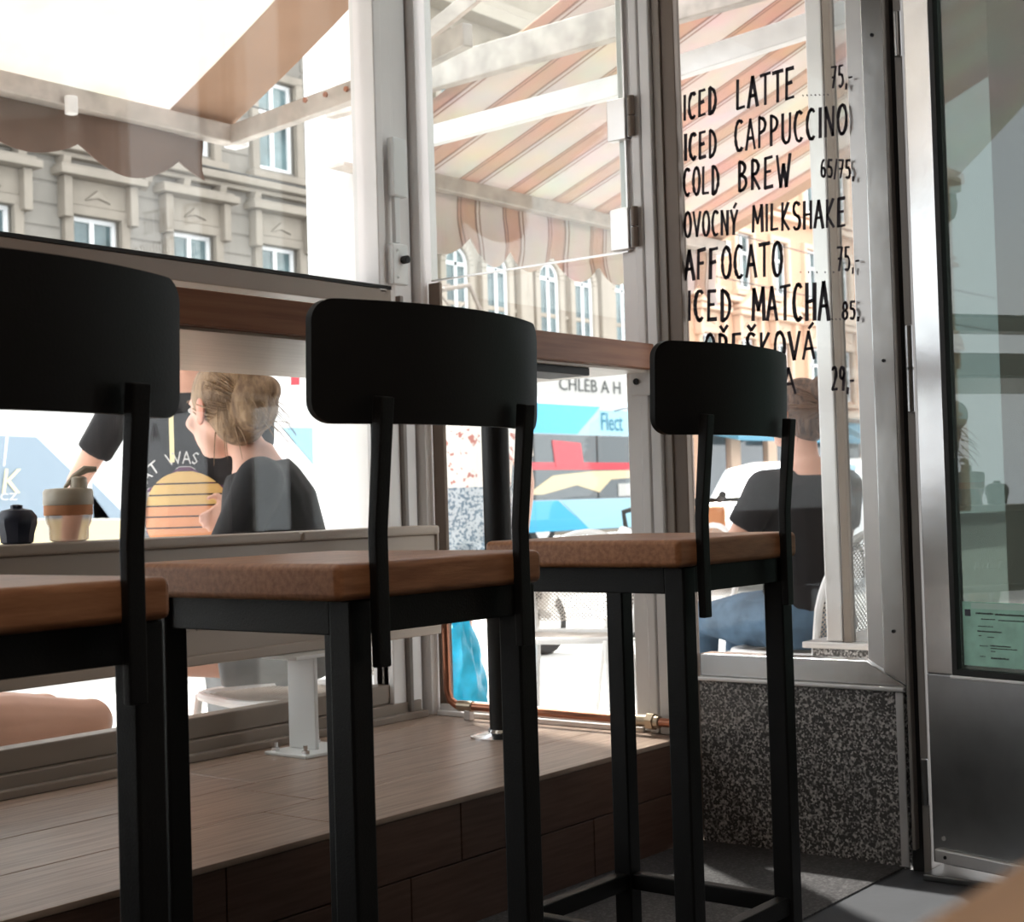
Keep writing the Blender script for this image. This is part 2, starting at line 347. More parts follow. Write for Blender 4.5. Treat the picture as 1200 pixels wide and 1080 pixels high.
# window 1 : lower + upper glazing of the window wall (plane Y)
wf = structure(MB().box(0.3, 3.06, WY-.02, WY+.06, ZP, ZP+.045).box(0.3, 3.06, WY-.045, WY-.02, ZP, ZP+.018).build('window_1', M['alu_taupe'], bevel=.003))
g = MB().box(0.3, 3.0, WY+.0, WY+.05, ZP+.045, ZP+.095).box(2.955, 3.0, WY, WY+.05, ZP+.08, 1.36).build('lower_frame', M['alu_taupe'], wf, .004)
g = MB().box(0.3, 2.955, WY+.02, WY+.026, ZP+.09, 1.365).build('window_pane', M['glass'], wf)
g = MB().box(0.3, 2.97, WY-.03, WY+.06, 1.365, 1.412).build('mid_rail', M['alu_taupe'], wf, .003)
g = MB().box(0.3, 2.97, WY-.032, WY+.062, 1.412, 1.422).build('rail_gasket', M['rubber'], wf, .001)
g = MB().box(0.3, 2.90, WY+.02, WY+.026, 1.422, 2.60).build('upper_pane', M['glass'], wf)
# corner post: stacked profiles
cp = structure(MB().box(2.925, 2.955, WY-.03, WY+.06, 1.40, 2.62).build('trim_3', M['alu_white'], bevel=.004))
MB().box(2.955, 3.005, WY-.015, WY+.06, ZP, 2.62).build('profile', M['alu_white'], cp, .003)
MB().box(3.005, 3.018, WY-.012, WY+.06, 1.40, 2.62).build('profile', M['alu_white'], cp, .002)
MB().box(3.005, 3.018, WY-.03, WY+.06, ZP, 1.40).build('profile', M['grey_strip'], cp, .002)
MB().box(3.018, 3.075, WY-.01, WY+.06, ZP, 2.62).build('profile', M['alu_white'], cp, .003)
MB().box(3.075, 3.085, WY+.0, WY+.05, ZP, 2.62).build('profile', M['rubber'], cp, .002)
MB().box(3.085, 3.16, WY-.035, WY+.06, ZP, 2.62).build('profile', M['alu_white'], cp, .003)
MB().box(3.105, 3.118, WY-.085, WY-.045, ZP, 1.44).build('profile', M['brown_frame'], cp, .002)
# latch + keeper on the post
t = thing('window_latch', 'small white latch with black thumb knob on corner post above the rail', 'latch', (2.985, WY-.03, 1.43))
MB().box(2.955, 3.015, WY-.055, WY-.031, 1.425, 1.535).build('latch_plate', M['white'], t, .004)
MB().cyl((2.992, WY-.075, 1.492), (2.992, WY-.055, 1.492), .011, n=14).build('knob', M['rubber'], t, .002)
for z in (1.443, 1.516):
    MB().cyl((2.97, WY-.058, z), (2.97, WY-.055, z), .004, n=8).build('screw', M['chrome'], t)
t = thing('window_bracket', 'long white plastic keeper block on corner post above the latch', 'bracket', (2.99, WY-.04, 1.68))
MB().box(2.965, 3.02, WY-.055, WY-.031, 1.665, 1.825).build('keeper_block', M['white'], t, .004)
MB().box(2.978, 2.998, WY-.045, WY-.031, 1.54, 1.665).build('slide_rod', M['white'], t, .002)

# return wall (plane X): post, lower panes, hinged sash
wp = structure(MB().box(WX-.008, WX+.04, 1.985, 2.065, ZP, 2.62).build('trim_4', M['alu_white'], bevel=.004))
MB().box(WX-.030, WX-.01, 1.988, 2.012, ZP, 2.62).build('profile', M['alu_white'], wp, .004)
MB().box(WX-.014, WX-.009, 2.014, 2.019, ZP, 2.62).build('profile', M['rubber'], wp)
MB().box(WX-.03, WX+.03, 1.955, 1.983, ZP, 2.62).build('profile', M['alu_white'], wp, .003)
bp = structure(MB().box(WX-.012, WX+.018, 1.892, 1.953, 0.0, 2.62).build('trim_5', M['brown_frame'], bevel=.003))
MB().box(WX-.018, WX-.012, 1.93, 1.953, 0.26, 2.62).build('profile', M['alu_taupe'], bp, .002)
w2 = structure(MB().box(WX-.02, WX+.06, 2.075, WY-.05, ZP-.01, ZP+.03).box(WX-.035, WX-.02, 2.03, WY-.05, ZP, ZP+.014).build('window_2', M['alu_white'], bevel=.003))
MB().box(WX+.02, WX+.026, 2.075, 2.385, ZP+.03, 1.452).build('window_pane', M['glass'], w2)
MB().box(WX+.02, WX+.026, 2.388, WY-.05, ZP+.03, 1.452).build('window_pane', M['glass'], w2)
ss = structure(MB().box(WX-.018, WX-.010, 2.040, WY-.06, 1.447, 2.60).build('window_3', M['glass_sash'], bevel=.001))
MB().box(WX-.02, WX-.008, 2.036, 2.0405, 1.447, 2.60).build('glass_edge', M['steel_light'], ss)
MB().box(WX-.019, WX-.009, 2.040, WY-.06, 1.4435, 1.4475).build('glass_edge', M['steel_light'], ss)
for k, z in enumerate((1.775, 1.50)):
    h = MB().box(WX-.032, WX-.006, 2.028, 2.083, z-.052, z+.052).build('glass_hinge', M['steel_light'], ss, .003)
    MB().box(WX-.026, WX-.010, 2.016, 2.028, z-.048, z+.048).build('hinge_leaf', M['steel_dull'], h, .002)
    for s in (0, 1): MB().cyl((WX-.040, 2.004, z-.05+s*.051), (WX-.040, 2.004, z-.002+s*.051), .0095, n=16).build('knuckle', M['brown_frame'], h, .001)
t = thing('door_stop', 'white plastic plate with black button on post just under the counter', 'catch', (WX-.035, 2.03, 1.0))
q0 = on_x(746, 447, WX-.05)
MB().box(WX-.05, WX-.035, q0.y-.045, q0.y+.02, q0.z-.035, q0.z+.035).build('plate', M['alu_white'], t, .004)
MB().cyl((WX-.056, q0.y, q0.z), (WX-.05, q0.y, q0.z), .008, n=16).build('button', M['rubber'], t, .002)

# menu window (window_4): granite parapet, steel sill and jambs, pane
gp = structure(MB().box(WX, WX+.10, 1.365, 1.886, 0.0, 0.388).build('wall_parapet', M['granite']))
w4 = structure(MB().box(WX-.012, WX+.08, 1.36, 1.886, 0.388, 0.398).build('window_4', M['steel_light'], bevel=.002))
f = MB(); f.prism([(1.36, .398), (1.886, .398), (1.886, .452), (1.455, .452)], lambda y, z: (WX+.004, y, z), lambda y, z: (WX+.06, y, z))
f.build('sill_profile', M['steel'], w4, .003)
f = MB(); f.prism([(1.358, .40), (1.358, 2.62), (1.412, 2.62), (1.412, .428)], lambda y, z: (WX+.002, y, z), lambda y, z: (WX+.06, y, z)); f.build('jamb_profile', M['steel'], w4, .003)
f = MB(); f.prism([(1.412, .43), (1.412, 2.62), (1.455, 2.62), (1.455, .454)], lambda y, z: (WX+.016, y, z), lambda y, z: (WX+.06, y, z)); f.build('jamb_profile', M['steel_light'], w4, .003)
MB().box(WX+.006, WX+.012, 1.455, 1.892, .452, 2.62).build('window_pane', M['glass_menu'], w4)
MB().box(WX-.004, WX+.0, 1.366, 1.384, 0.005, 0.386).build('corner_strip', M['steel_light'], w4, .001)
for z in (0.52, 1.12, 1.85): MB().cyl((WX-.001, 1.385, z), (WX+.003, 1.385, z), .004, n=8).build('screw', M['rubber'], w4)
# door jamb
j = structure(MB().box(WX-.008, WX+.09, 1.325, 1.357, 0.0, 2.62).build('trim_6', M['rubber'], bevel=.003))
MB().box(WX-.02, WX+.05, 1.308, 1.325, 0.0, 2.62).build('profile', M['grey_strip'], j, .002)
MB().box(WX-.03, WX-.008, 1.338, 1.346, 0.05, 2.62).build('gasket', M['grey_strip'], j, .002)

structure(MB().box(3.045, 3.16, -0.4, 1.305, 0.0, 0.014).build('trim_10', M['steel_dull'], bevel=.003))
# door_1 : half-metal glazed leaf, slightly ajar.  local frame: u along the leaf, v thickness (towards room), z up
dA = Vector((3.093, 1.300, 0)); ang = math.radians(-105.0)
dU = Vector((math.cos(ang), math.sin(ang), 0)); dN = Vector((dU.y, -dU.x, 0))
if dN.x > 0: dN = -dN
def D(u, v, z): return dA + dU*u + dN*v + Vector((0, 0, z))
def dbox(mb, u0, u1, v0, v1, z0, z1):
    c = D((u0+u1)/2, (v0+v1)/2, (z0+z1)/2); return mb.obox(c, dU*(u1-u0)/2, dN*(v1-v0)/2, Vector((0, 0, (z1-z0)/2)))
door = structure(dbox(MB(), 0.0, 0.88, -.03, 0.0, 0.03, 0.435).build('door_1', M['steel_dull'], bevel=.003))
dbox(MB(), 0.0, 0.068, -.03, 0.0, 0.435, 2.5).build('stile', M['steel'], door, .003)
dbox(MB(), 0.82, 0.88, -.03, 0.0, 0.435, 2.5).build('stile', M['steel'], door, .003)
dbox(MB(), 0.068, 0.082, -.028, 0.003, 0.445, 2.5).build('gasket', M['rubber'], door, .002)
dbox(MB(), 0.068, 0.82, -.028, 0.003, 0.435, 0.449).build('gasket', M['rubber'], door, .002)
dbox(MB(), 0.064, 0.82, -.004, 0.006, 0.429, 0.436).build('bead', M['steel_light'], door, .001)
dbox(MB(), 0.082, 0.82, -.018, -.012, 0.449, 2.5).build('door_pane', M['glass_door'], door)
dbox(MB(), 0.012, 0.86, 0.0, 0.012, 0.034, 0.062).build('weather_bar', M['steel_light'], door, .003)
for u in (0.04, 0.3): 
    p = D(u, .012, .048); MB().cyl(p, p+dN*.002, .004, n=8).build('screw', M['rubber'], door)
p = D(0.03, 0, .085); MB().cyl(p, p+dN*.003, .005, n=8).build('screw', M['steel_light'], door)
for z in (0.20, 1.05, 1.14, 1.83):
    p = D(-.012, .004, z); MB().cyl(p-Vector((0,0,.05)), p+Vector((0,0,.05)), .008, n=12).build('hinge', M['steel_dull'], door, .002)
# vertical pull handle on the leaf
p0, p1 = D(.79, .05, .95), D(.79, .05, 1.25)
MB().tube([D(.79, 0, .95), p0, p1, D(.79, 0, 1.25)], .011, 12).build('door_handle', M['chrome'], door, smooth=True)
# notice stuck on the glass
nz = thing('notice_sheet', 'mint green printed notice taped inside the door glass', 'notice', tuple(D(.09, .0, .455)))
dbox(MB(), 0.090, 0.30, -.0118, -.0112, 0.458, 0.592).build('sheet', M['mint'], nz)
dbox(MB(), 0.112, 0.30, -.0112, -.0109, 0.578, 0.590).build('heading_band', M['paper_pale'], nz)
dbox(MB(), 0.096, 0.110, -.0112, -.0107, 0.562, 0.576).build('dark_emblem', M['navy'], nz)

_tx = {}
def text_mesh(s, size, mat_, name, place, parent=None, sx=1.0, ext=0.0, align='LEFT', warp=None):
    """letters as a mesh; place maps (x, y, d) of the flat text to the world"""
    cu = bpy.data.curves.new('t', 'FONT'); cu.body = s; cu.size = size; cu.align_x = align; cu.resolution_u = 2
    ob = bpy.data.objects.new('t', cu); COL.objects.link(ob)
    dg = bpy.context.evaluated_depsgraph_get(); me = bpy.data.meshes.new_from_object(ob.evaluated_get(dg))
    bpy.data.objects.remove(ob, do_unlink=True)
    me.name = name
    for v in me.vertices: v.co = place(v.co.x*sx, v.co.y, 0)
    me.materials.clear(); me.materials.append(mat_)
    o = bpy.data.objects.new(name, me); COL.objects.link(o); return adopt(o, parent)
# the fine print cannot be read in the photograph: rows of tiny print marks
for (u0, z, u1, h) in ((.123, .567, .166, .004), (.17, .566, .30, .004), (.136, .556, .170, .0022), (.178, .555, .30, .0022), (.128, .541, .165, .0018),
                       (.126, .530, .185, .003), (.128, .521, .135, .002), (.150, .519, .166, .002), (.13, .500, .15, .0018), (.156, .501, .205, .0028),
                       (.157, .496, .22, .0022), (.157, .490, .168, .002), (.13, .478, .143, .0018), (.157, .475, .20, .004)):
    mb = MB(); u = u0
    while u < u1:
        wd = random.uniform(.0012, .0028); dbox(mb, u, min(u+wd, u1), -.0109, -.0106, z, z+h*random.uniform(.7, 1)); u += wd+random.uniform(.0004, .001)
    mb.build('print_line', M['sign_ink'], nz)

# ------------------------------------------------------------------ handwritten drinks menu on the glass
def arc(cx, cy, rx, ry, a0, a1, n=10):
    return [(cx+rx*math.cos(math.radians(a0+(a1-a0)*i/n)), cy+ry*math.sin(math.radians(a0+(a1-a0)*i/n))) for i in range(n+1)]
G = {
 'I': [[(.5, 0), (.5, 1)]], 'L': [[(.15, 1), (.12, .03), (.85, .06)]], 'T': [[(0, .97), (1, 1)], [(.5, .98), (.5, 0)]],
 'E': [[(.15, 1), (.12, 0)], [(.15, .98), (.8, 1)], [(.12, .52), (.65, .55)], [(.12, .02), (.85, .05)]],
 'F': [[(.15, 1), (.12, 0)], [(.15, .96), (.85, 1)], [(.12, .52), (.65, .55)]],
 'A': [[(0, 0), (.45, 1), (.95, 0)], [(.18, .36), (.78, .38)]], 'V': [[(.02, 1), (.5, 0), (.95, 1)]],
 'C': [arc(.55, .5, .45, .5, 55, 305, 14)], 'O': [arc(.5, .5, .42, .5, 90, 450, 18)],
 'D': [[(.15, 0), (.15, 1)], [(.15, 1)]+arc(.15, .5, .72, .5, 80, -80, 12)+[(.15, 0)]],
 'P': [[(.15, 0), (.15, 1)], [(.15, 1)]+arc(.2, .73, .6, .25, 80, -80, 10)+[(.15, .47)]],
 'R': [[(.15, 0), (.15, 1)], [(.15, 1)]+arc(.2, .74, .55, .24, 80, -80, 10)+[(.15, .5), (.85, 0)]],
 'B': [[(.15, 0), (.15, 1)], [(.15, 1)]+arc(.2, .77, .5, .22, 80, -80, 8)+[(.15, .54)]+arc(.2, .27, .62, .26, 80, -80, 8)+[(.15, 0)]],
 'U': [[(.1, 1), (.1, .3)]+arc(.48, .28, .38, .27, 190, 350, 8)+[(.88, 1)]], 'N': [[(.1, 0), (.1, 1), (.85, 0), (.88, 1)]],
 'M': [[(.05, 0), (.12, 1), (.5, .3), (.86, 1), (.95, 0)]], 'W': [[(0, 1), (.27, 0), (.5, .7), (.72, 0), (1, 1)]],
 'H': [[(.1, 0), (.1, 1)], [(.85, 0), (.85, 1)], [(.1, .5), (.85, .54)]], 'K': [[(.12, 0), (.12, 1)], [(.8, 1), (.14, .42), (.88, 0)]],
 'S': [arc(.5, .75, .36, .24, 40, 270, 10)+arc(.48, .25, .38, .25, 85, -140, 10)], 'Y': [[(.05, 1), (.45, .45), (.9, 1)], [(.45, .45), (.42, 0)]],
 '7': [[(.05, 1), (.85, 1), (.35, 0)], [(.2, .5), (.8, .53)]], '5': [[(.8, 1), (.2, 1), (.18, .58)]+arc(.42, .3, .4, .3, 110, -130, 10)],
 '6': [arc(.7, .5, .55, .5, 95, 180, 6)+arc(.48, .27, .36, .27, 180, 530, 12)], '8': [arc(.5, .74, .3, .24, 90, 450, 12), arc(.5, .25, .38, .25, 90, 450, 12)],
 '2': [arc(.42, .72, .36, .27, 150, -30, 8)+[(.08, .02), (.9, .04)]], '9': [arc(.45, .72, .34, .26, 0, 360, 12)+[(.8, .7), (.62, 0)]],
 ',': [[(.5, .1), (.35, -.14)]], '-': [[(0, .38), (.9, .4)]], '/': [[(0, -.1), (.9, 1.05)]], '.': [[(.4, 0), (.48, .03)]],
}
ACC = {'Ý': ('Y', [[(.45, 1.1), (.75, 1.28)]]), 'Á': ('A', [[(.5, 1.1), (.85, 1.3)]]), 'Š': ('S', [[(.2, 1.28), (.5, 1.1), (.85, 1.3)]]),
       'Ř': ('R', [[(.2, 1.28), (.5, 1.1), (.85, 1.3)]])}
for k, (b_, s_) in ACC.items(): G[k] = G[b_]+s_
XG = WX+.0055
def stroke_text(s, x0, x1, yt0, yb0, yt1, yb1, wpx, parent, name='lettering'):
    """s written between photo columns x0..x1 on the pane; tops and bases are unprojected onto the glass plane"""
    tl, bl, tr, br = on_x(x0, yt0, XG), on_x(x0, yb0, XG), on_x(x1, yt1, XG), on_x(x1, yb1, XG)
    wid = lambda c: {'I': .35, '.': .35, ',': .3, 'M': 1.25, 'W': 1.25, '/': .5, ' ': 0.9, '-': .6}.get(c, 1.0)
    tot = sum(wid(c) for c in s)+.28*(len(s)-1); pos = 0; wm = wpx/520.0
    mb = MB()
    for c in s:
        for st in G.get(c, []):
            pts = []
            for (u, v) in st:
                v2 = v+random.uniform(-.012, .012); U = (pos+u*wid(c))/tot
                a = bl.lerp(br, U); b2 = tl.lerp(tr, U); p = a+(b2-a)*v2; pts.append((p.y, p.z))
            for i in range(len(pts)-1):
                (ya, za), (yb, zb) = pts[i], pts[i+1]; L = math.hypot(yb-ya, zb-za)
                if L < 1e-6: continue
                w1 = wm*random.uniform(.32, .48); dy, dz = (yb-ya)/L, (zb-za)/L; ny, nz_ = -dz*w1, dy*w1; e = w1*.4
                q = [(XG, ya+ny-dy*e, za+nz_-dz*e), (XG, yb+ny+dy*e, zb+nz_+dz*e), (XG, yb-ny+dy*e, zb-nz_+dz*e), (XG, ya-ny-dy*e, za-nz_-dz*e)]
                q2 = [(XG-.0012, y, z) for (_, y, z) in q]
                mb.add(q+q2, [(0,1,2,3),(7,6,5,4),(0,4,5,1),(1,5,6,2),(2,6,7,3),(3,7,4,0)])
        pos += wid(c)+.28
    return mb.build(name, M['ink'], parent)
menu = thing('drinks_menu', 'black handwritten iced drinks price list on the glass right of the brown post', 'menu lettering', (XG, 1.7, 1.2))
LINES = [
 ('ICED', 801, 840, 112, 141, 101, 132, 5), ('LATTE', 863, 932, 94, 129, 79, 115, 5), ('.......', 940, 972, 104, 112, 103, 111, 2.5), ('75,-', 974, 999, 79, 103, 75, 100, 3.2),
 ('ICED', 802, 840, 158, 188, 152, 183, 5), ('CAPPUCCINO', 861, 993, 142, 178, 122, 156, 4.6),
 ('COLD', 801, 843, 198, 229, 194, 227, 4.6), ('BREW', 865, 926, 190, 224, 180, 218, 4.8), ('65/75,', 962, 1001, 187, 207, 188, 209, 3.2),
 ('OVOCNÝ', 802, 865, 249, 278, 246, 274, 4.2), ('MILKSHAKE', 882, 992, 241, 272, 232, 265, 4.4),
 ('AFFOCATO', 803, 917, 294, 328, 283, 323, 5.2), ('.....', 936, 980, 311, 319, 311, 319, 2.5), ('75,-', 981, 1007, 290, 317, 289, 316, 3.2),
 ('ICED', 806, 857, 341, 375, 340, 376, 5.6), ('MATCHA', 882, 972, 338, 375, 330, 375, 5.6), ('...', 974, 986, 366, 374, 366, 374, 2.5), ('85,', 987, 1007, 354, 374, 353, 373, 3.4),
 ('OŘEŠKOVÁ', 826, 955, 392, 425, 388, 420, 5.2), ('A', 917, 933, 431, 461, 431, 461, 4.4), ('29,-', 975, 1001, 430, 457, 428, 457, 3.8)]
for L_ in LINES: stroke_text(*L_, menu)

# ------------------------------------------------------------------ interior furniture
def make_stool(x0, label):
    Y0 = 1.19; t = thing('bar_stool', label, 'bar stool', (x0+.19, Y0+.18, 0), group='black and oak bar stools in a row at the counter')
    s = MB(); s.box(x0, x0+.381, Y0, Y0+.378, .7235, .7665); s.build('seat', M['oak'], t, .009, 3)
    fr = MB(); z0, z1 = .682, .7235; xa, xb, ya, yb = x0+.022, x0+.378, Y0+.012, Y0+.370
    fr.box(xa+.043, xb-.034, ya+.006, ya+.032, z0, z1).box(xa+.039, xb-.038, yb-.031, yb-.005, z0, z1).box(xa+.010, xa+.036, ya+.036, yb-.035, z0, z1).box(xb-.032, xb-.006, ya+.036, yb-.035, z0, z1)
    fr.build('seat_frame', M['black'], t, .002)
    for (lx, ly) in ((xa+.008, ya), (xb-.034, ya), (xa+.004, yb-.035), (xb-.038, yb-.035)):
        MB().box(lx, lx+.035, ly, ly+.036, 0.0, z1).build('leg', M['black'], t, .0035)
    zf = .152
    for (a, b, c, d) in ((xa+.043, xb-.034, ya+.006, ya+.030), (xa+.039, xb-.038, yb-.030, yb-.006), (xa+.012, xa+.036, ya+.036, yb-.035), (xb-.032, xb-.008, ya+.036, yb-.035)):
        MB().box(a, b, c, d, zf-.03, zf).build('footrest', M['black'], t, .003)
    cx = x0+.195
    for s_ in (-1, 1):
        px = cx+s_*.134
        p = MB(); h = .0105
        prof = [(Y0-.012, .645), (Y0-.012, .765), (Y0-.012, .80), (Y0-.028, .955), (Y0-.012, .957), (Y0+.002, .80), (Y0+.0, .645)]
        p.prism(prof, lambda y, z: (px-h, y, z), lambda y, z: (px+h, y, z)); p.build('back_post', M['black'], t, .002)
    # curved plywood backrest with rounded corners
    b = MB(); n, m = 48, 12; hw, zc, hh, rc = .213, .998, .072, .026; vs = []; th = .009; bc = cx+.016
    for side in (0, 1):
        for i in range(n+1):
            u = -hw*math.cos(PI*i/n) if abs(math.cos(PI*i/n)) > .72 else -hw*math.cos(PI*i/n)
            du = max(0, abs(u)-(hw-rc)); cut = rc-math.sqrt(max(0, rc*rc-du*du))
            for j_ in range(m+1):
                z = zc+(hh-cut)*(-1+2*j_/m)
                y = Y0-.020+1.15*u*u+(th if side else 0)+.02*(z-zc)
                vs.append((bc+u, y-(z-zc)*.05, z))
    N = (n+1)*(m+1); fs = []
    q = lambda s_, i, j_: s_*N+i*(m+1)+j_
    for i in range(n):
        for j_ in range(m): fs += [(q(0,i,j_), q(0,i+1,j_), q(0,i+1,j_+1), q(0,i,j_+1)), (q(1,i,j_), q(1,i,j_+1), q(1,i+1,j_+1), q(1,i+1,j_))]
        fs += [(q(0,i,0), q(1,i,0), q(1,i+1,0), q(0,i+1,0)), (q(0,i,m), q(0,i+1,m), q(1,i+1,m), q(1,i,m))]
    for j_ in range(m): fs += [(q(0,0,j_), q(0,0,j_+1), q(1,0,j_+1), q(1,0,j_)), (q(0,n,j_), q(1,n,j_), q(1,n,j_+1), q(0,n,j_+1))]
    b.add(vs, fs); b.build('backrest', M['black_soft'], t, smooth=True)
    return t
make_stool(0.584, 'black stool with oak seat nearest on the left, cut by the frame')
make_stool(1.199, 'black stool with oak seat in the middle of the row')
make_stool(1.922, 'black stool with oak seat farthest right, beside the granite parapet')

# bar counter
t = thing('bar_counter', 'long oak bar counter in front of the window, above the stools', 'bar counter', (1.7, 2.25, ZP))
MB().box(-0.5, WX-.055, 1.95, 2.55, 1.142, 1.204).build('counter_top', M['oak_dark'], t, .003)
MB().box(-0.48, WX-.06, 1.97, 2.54, 1.136, 1.142).build('underside_panel', M['alu_shelf'], t, .001)
MB().box(2.56, 2.84, 1.985, 2.10, 1.118, 1.136).build('bracket_plate', M['black'], t, .002)
for lx in (2.884, 0.5):
    lg = MB().cyl((lx, 2.307, ZP+.012), (lx, 2.307, 1.125), .034, n=28).build('leg', M['black'], t, smooth=True)
    MB().cyl((lx, 2.307, 1.124), (lx, 2.307, 1.136), .075, n=28).build('top_flange', M['black'], t, .002)
    MB().lathe([(.082, 0), (.082, .004), (.06, .010), (.04, .014), (.036, .02), (.034, .02)], (lx, 2.307, ZP)).build('base_flange', M['chrome'], t, smooth=True)

# radiator
t = thing('radiator', 'beige panel radiator under the window on white feet', 'radiator', (2.2, 2.65, ZP))
rx0, rx1 = 0.95, 3.0
MB().box(rx0, rx1, 2.612, 2.63, .50, .752).build('front_panel', M['radiator'], t, .006)
MB().box(rx0, rx1, 2.676, 2.694, .50, .752).build('back_panel', M['radiator'], t, .006)
for (a, b) in ((rx0-.002, 2.497), (2.503, rx1+.002)):
    MB().box(a, b, 2.598, 2.70, .752, .775).build('top_cover', M['radiator'], t, .006)
MB().box(rx1-.003, rx1+.005, 2.604, 2.70, .488, .755).build('end_panel', M['radiator'], t, .004)
MB().box(rx0, rx1, 2.600, 2.612, .488, .512).build('bottom_lip', M['radiator'], t, .004)
f = MB(); x = rx0+.03
while x < rx1-.04:
    f.prism([(x, .565), (x+.008, .585), (x+.026, .585), (x+.034, .565)], lambda a, z: (a, 2.613, z), lambda a, z: (a+(0), 2.607, z)); x += .05
f.build('flutes', M['radiator'], t, .002); 
for k, fx in enumerate((2.445, 1.2)):
    ft = MB(); ft.box(fx+.03, fx+.042, 2.545, 2.635, ZP+.008, .478); ft.build('foot', M['white'], t, .002)
    MB().box(fx-.03, fx+.12, 2.54, 2.66, .478, .487).build('foot_plate', M['white'], t, .002)
    MB().box(fx-.04, fx+.13, 2.505, 2.645, ZP, ZP+.008).build('base_plate', M['white'], t, .002)
    for (bx, by) in ((fx-.022, 2.525), (fx-.022, 2.625), (fx+.112, 2.525), (fx+.112, 2.625)):
        MB().cyl((bx, by, ZP+.008), (bx, by, ZP+.028), .0055, n=8).cyl((bx, by, ZP+.008), (bx, by, ZP+.016), .010, n=6).build('bolt', M['chrome'], t)

# copper pipe
t = thing('copper_pipe', 'bent copper heating pipe from radiator end along the side window', 'pipe', (3.05, 2.3, ZP))
pts = [(3.005, 2.64, .56), (3.035, 2.64, .56), (3.05, 2.636, .545), (3.052, 2.632, .52), (3.052, 2.63, .33), (3.053, 2.622, .305), (3.055, 2.60, .292)]+[(3.055, 2.6-.062*i, .292-.0002*i) for i in range(1, 12)]
MB().tube(pts, .011, 14).build('pipe_run', M['copper'], t, smooth=True)
MB().cyl((3.055, 2.595, .292), (3.055, 2.545, .292), .0145, n=16).build('elbow_joint', M['brass'], t, .002)
MB().box(3.045, 3.065, 2.55, 2.57, ZP, .282).build('pipe_clip', M['steel_light'], t, .002)
MB().cyl((3.055, 2.085, .290), (3.055, 1.96, .290), .0155, n=16).build('valve_body', M['brass'], t, .003)
MB().cyl((3.055, 1.995, .290), (3.055, 1.975, .290), .021, n=6).build('valve_nut', M['brass'], t, .001)
MB().box(3.035, 3.075, 2.045, 2.075, ZP, .305).build('valve_foot', M['brass'], t, .003)
MB().cyl((3.055, 2.06, .300), (3.055, 2.06, .318), .010, n=10).build('bleed_screw', M['brass'], t, .001)

# travel mug and dark cap on the radiator
mx, my, mz = 1.885, 2.655, .775
t = thing('travel_mug', 'cream reusable coffee mug with flip lid standing on radiator', 'mug', (mx, my, mz))
MB().lathe([(.030, 0), (.040, .004), (.041, .03), (.046, .04), (.048, .055), (.049, .066)], (mx, my, mz)).build('cup', M['grey_plastic'], t, smooth=True)
MB().lathe([(.048, .055), (.0495, .056), (.0495, .078), (.048, .079)], (mx, my, mz)).build('band', M['sunprint2'], t, smooth=True)
ld = MB().lathe([(.050, .076), (.051, .078), (.051, .104), (.047, .110), (.02, .112)], (mx, my, mz)).build('lid', M['cream_plastic'], t, smooth=True)
MB().lathe([(.012, .108), (.018, .112), (.017, .132), (.012, .136)], (mx+.018, my-.012, mz)).build('spout', M['cream_plastic'], ld, smooth=True, world=False)
MB().tube([(mx-.008, my, mz+.112), (mx+.008, my-.008, mz+.135), (mx+.030, my-.02, mz+.150), (mx+.05, my-.03, mz+.150)], [.004, .006, .009, .006], 8).build('flip_cap', M['cream_plastic'], ld, smooth=True, world=False)
t = thing('dark_tumbler', 'dark navy cup at the left edge on the radiator', 'cup', (1.765, 2.66, .775))
MB().lathe([(.026, 0), (.032, .003), (.034, .02), (.040, .04), (.040, .055), (.030, .068), (.012, .072)], (1.765, 2.66, .775), n=9).build('cup', M['navy'], t, smooth=True)
MB().lathe([(.012, .07), (.012, .078), (.006, .08)], (1.765, 2.66, .775), n=9).build('lid_knob', M['navy'], t, smooth=True)

# foreground table (out of focus, lower right)
t = thing('cafe_table', 'tan wooden table corner, blurred in the right foreground', 'table', (.65, -.3, 0))
c, s_ = math.cos(math.radians(0)), math.sin(math.radians(0))
def Q(a, b, z): return (0.19+a*c-b*s_, 0.1165+a*s_+b*c, z)
tp = MB(); tp.prism([(0, -.6), (.75, -.6), (.75, 0), (.02, 0), (0, -.02)], lambda a, b: Q(a, b, .722), lambda a, b: Q(a, b, .75)); tp.build('table_top', M['tan'], t, .004)
for (a, b) in ((.05, -.05), (.7, -.05), (.05, -.55), (.7, -.55)):
    MB().cyl(Q(a, b, 0), Q(a, b, .722), .02, n=12).build('leg', M['black'], t, smooth=True)

# ------------------------------------------------------------------ outside: ground and buildings
GZ = -0.15
structure(MB().box(-6, 60, WY+.12, 9.0, GZ-.1, GZ).box(WX+.12, 60, -4, WY+.12, GZ-.1, GZ).build('ground', M['pave']))
bpy.data.objects['ground'].name = 'trim_7'
structure(MB().box(-10, 90, 9.0, 25.0, GZ-.2, GZ-.1).build('trim_8', M['asphalt']))
structure(MB().box(-10, 90, 8.8, 9.0, GZ-.2, GZ+.005).build('trim_9', M['pave']))

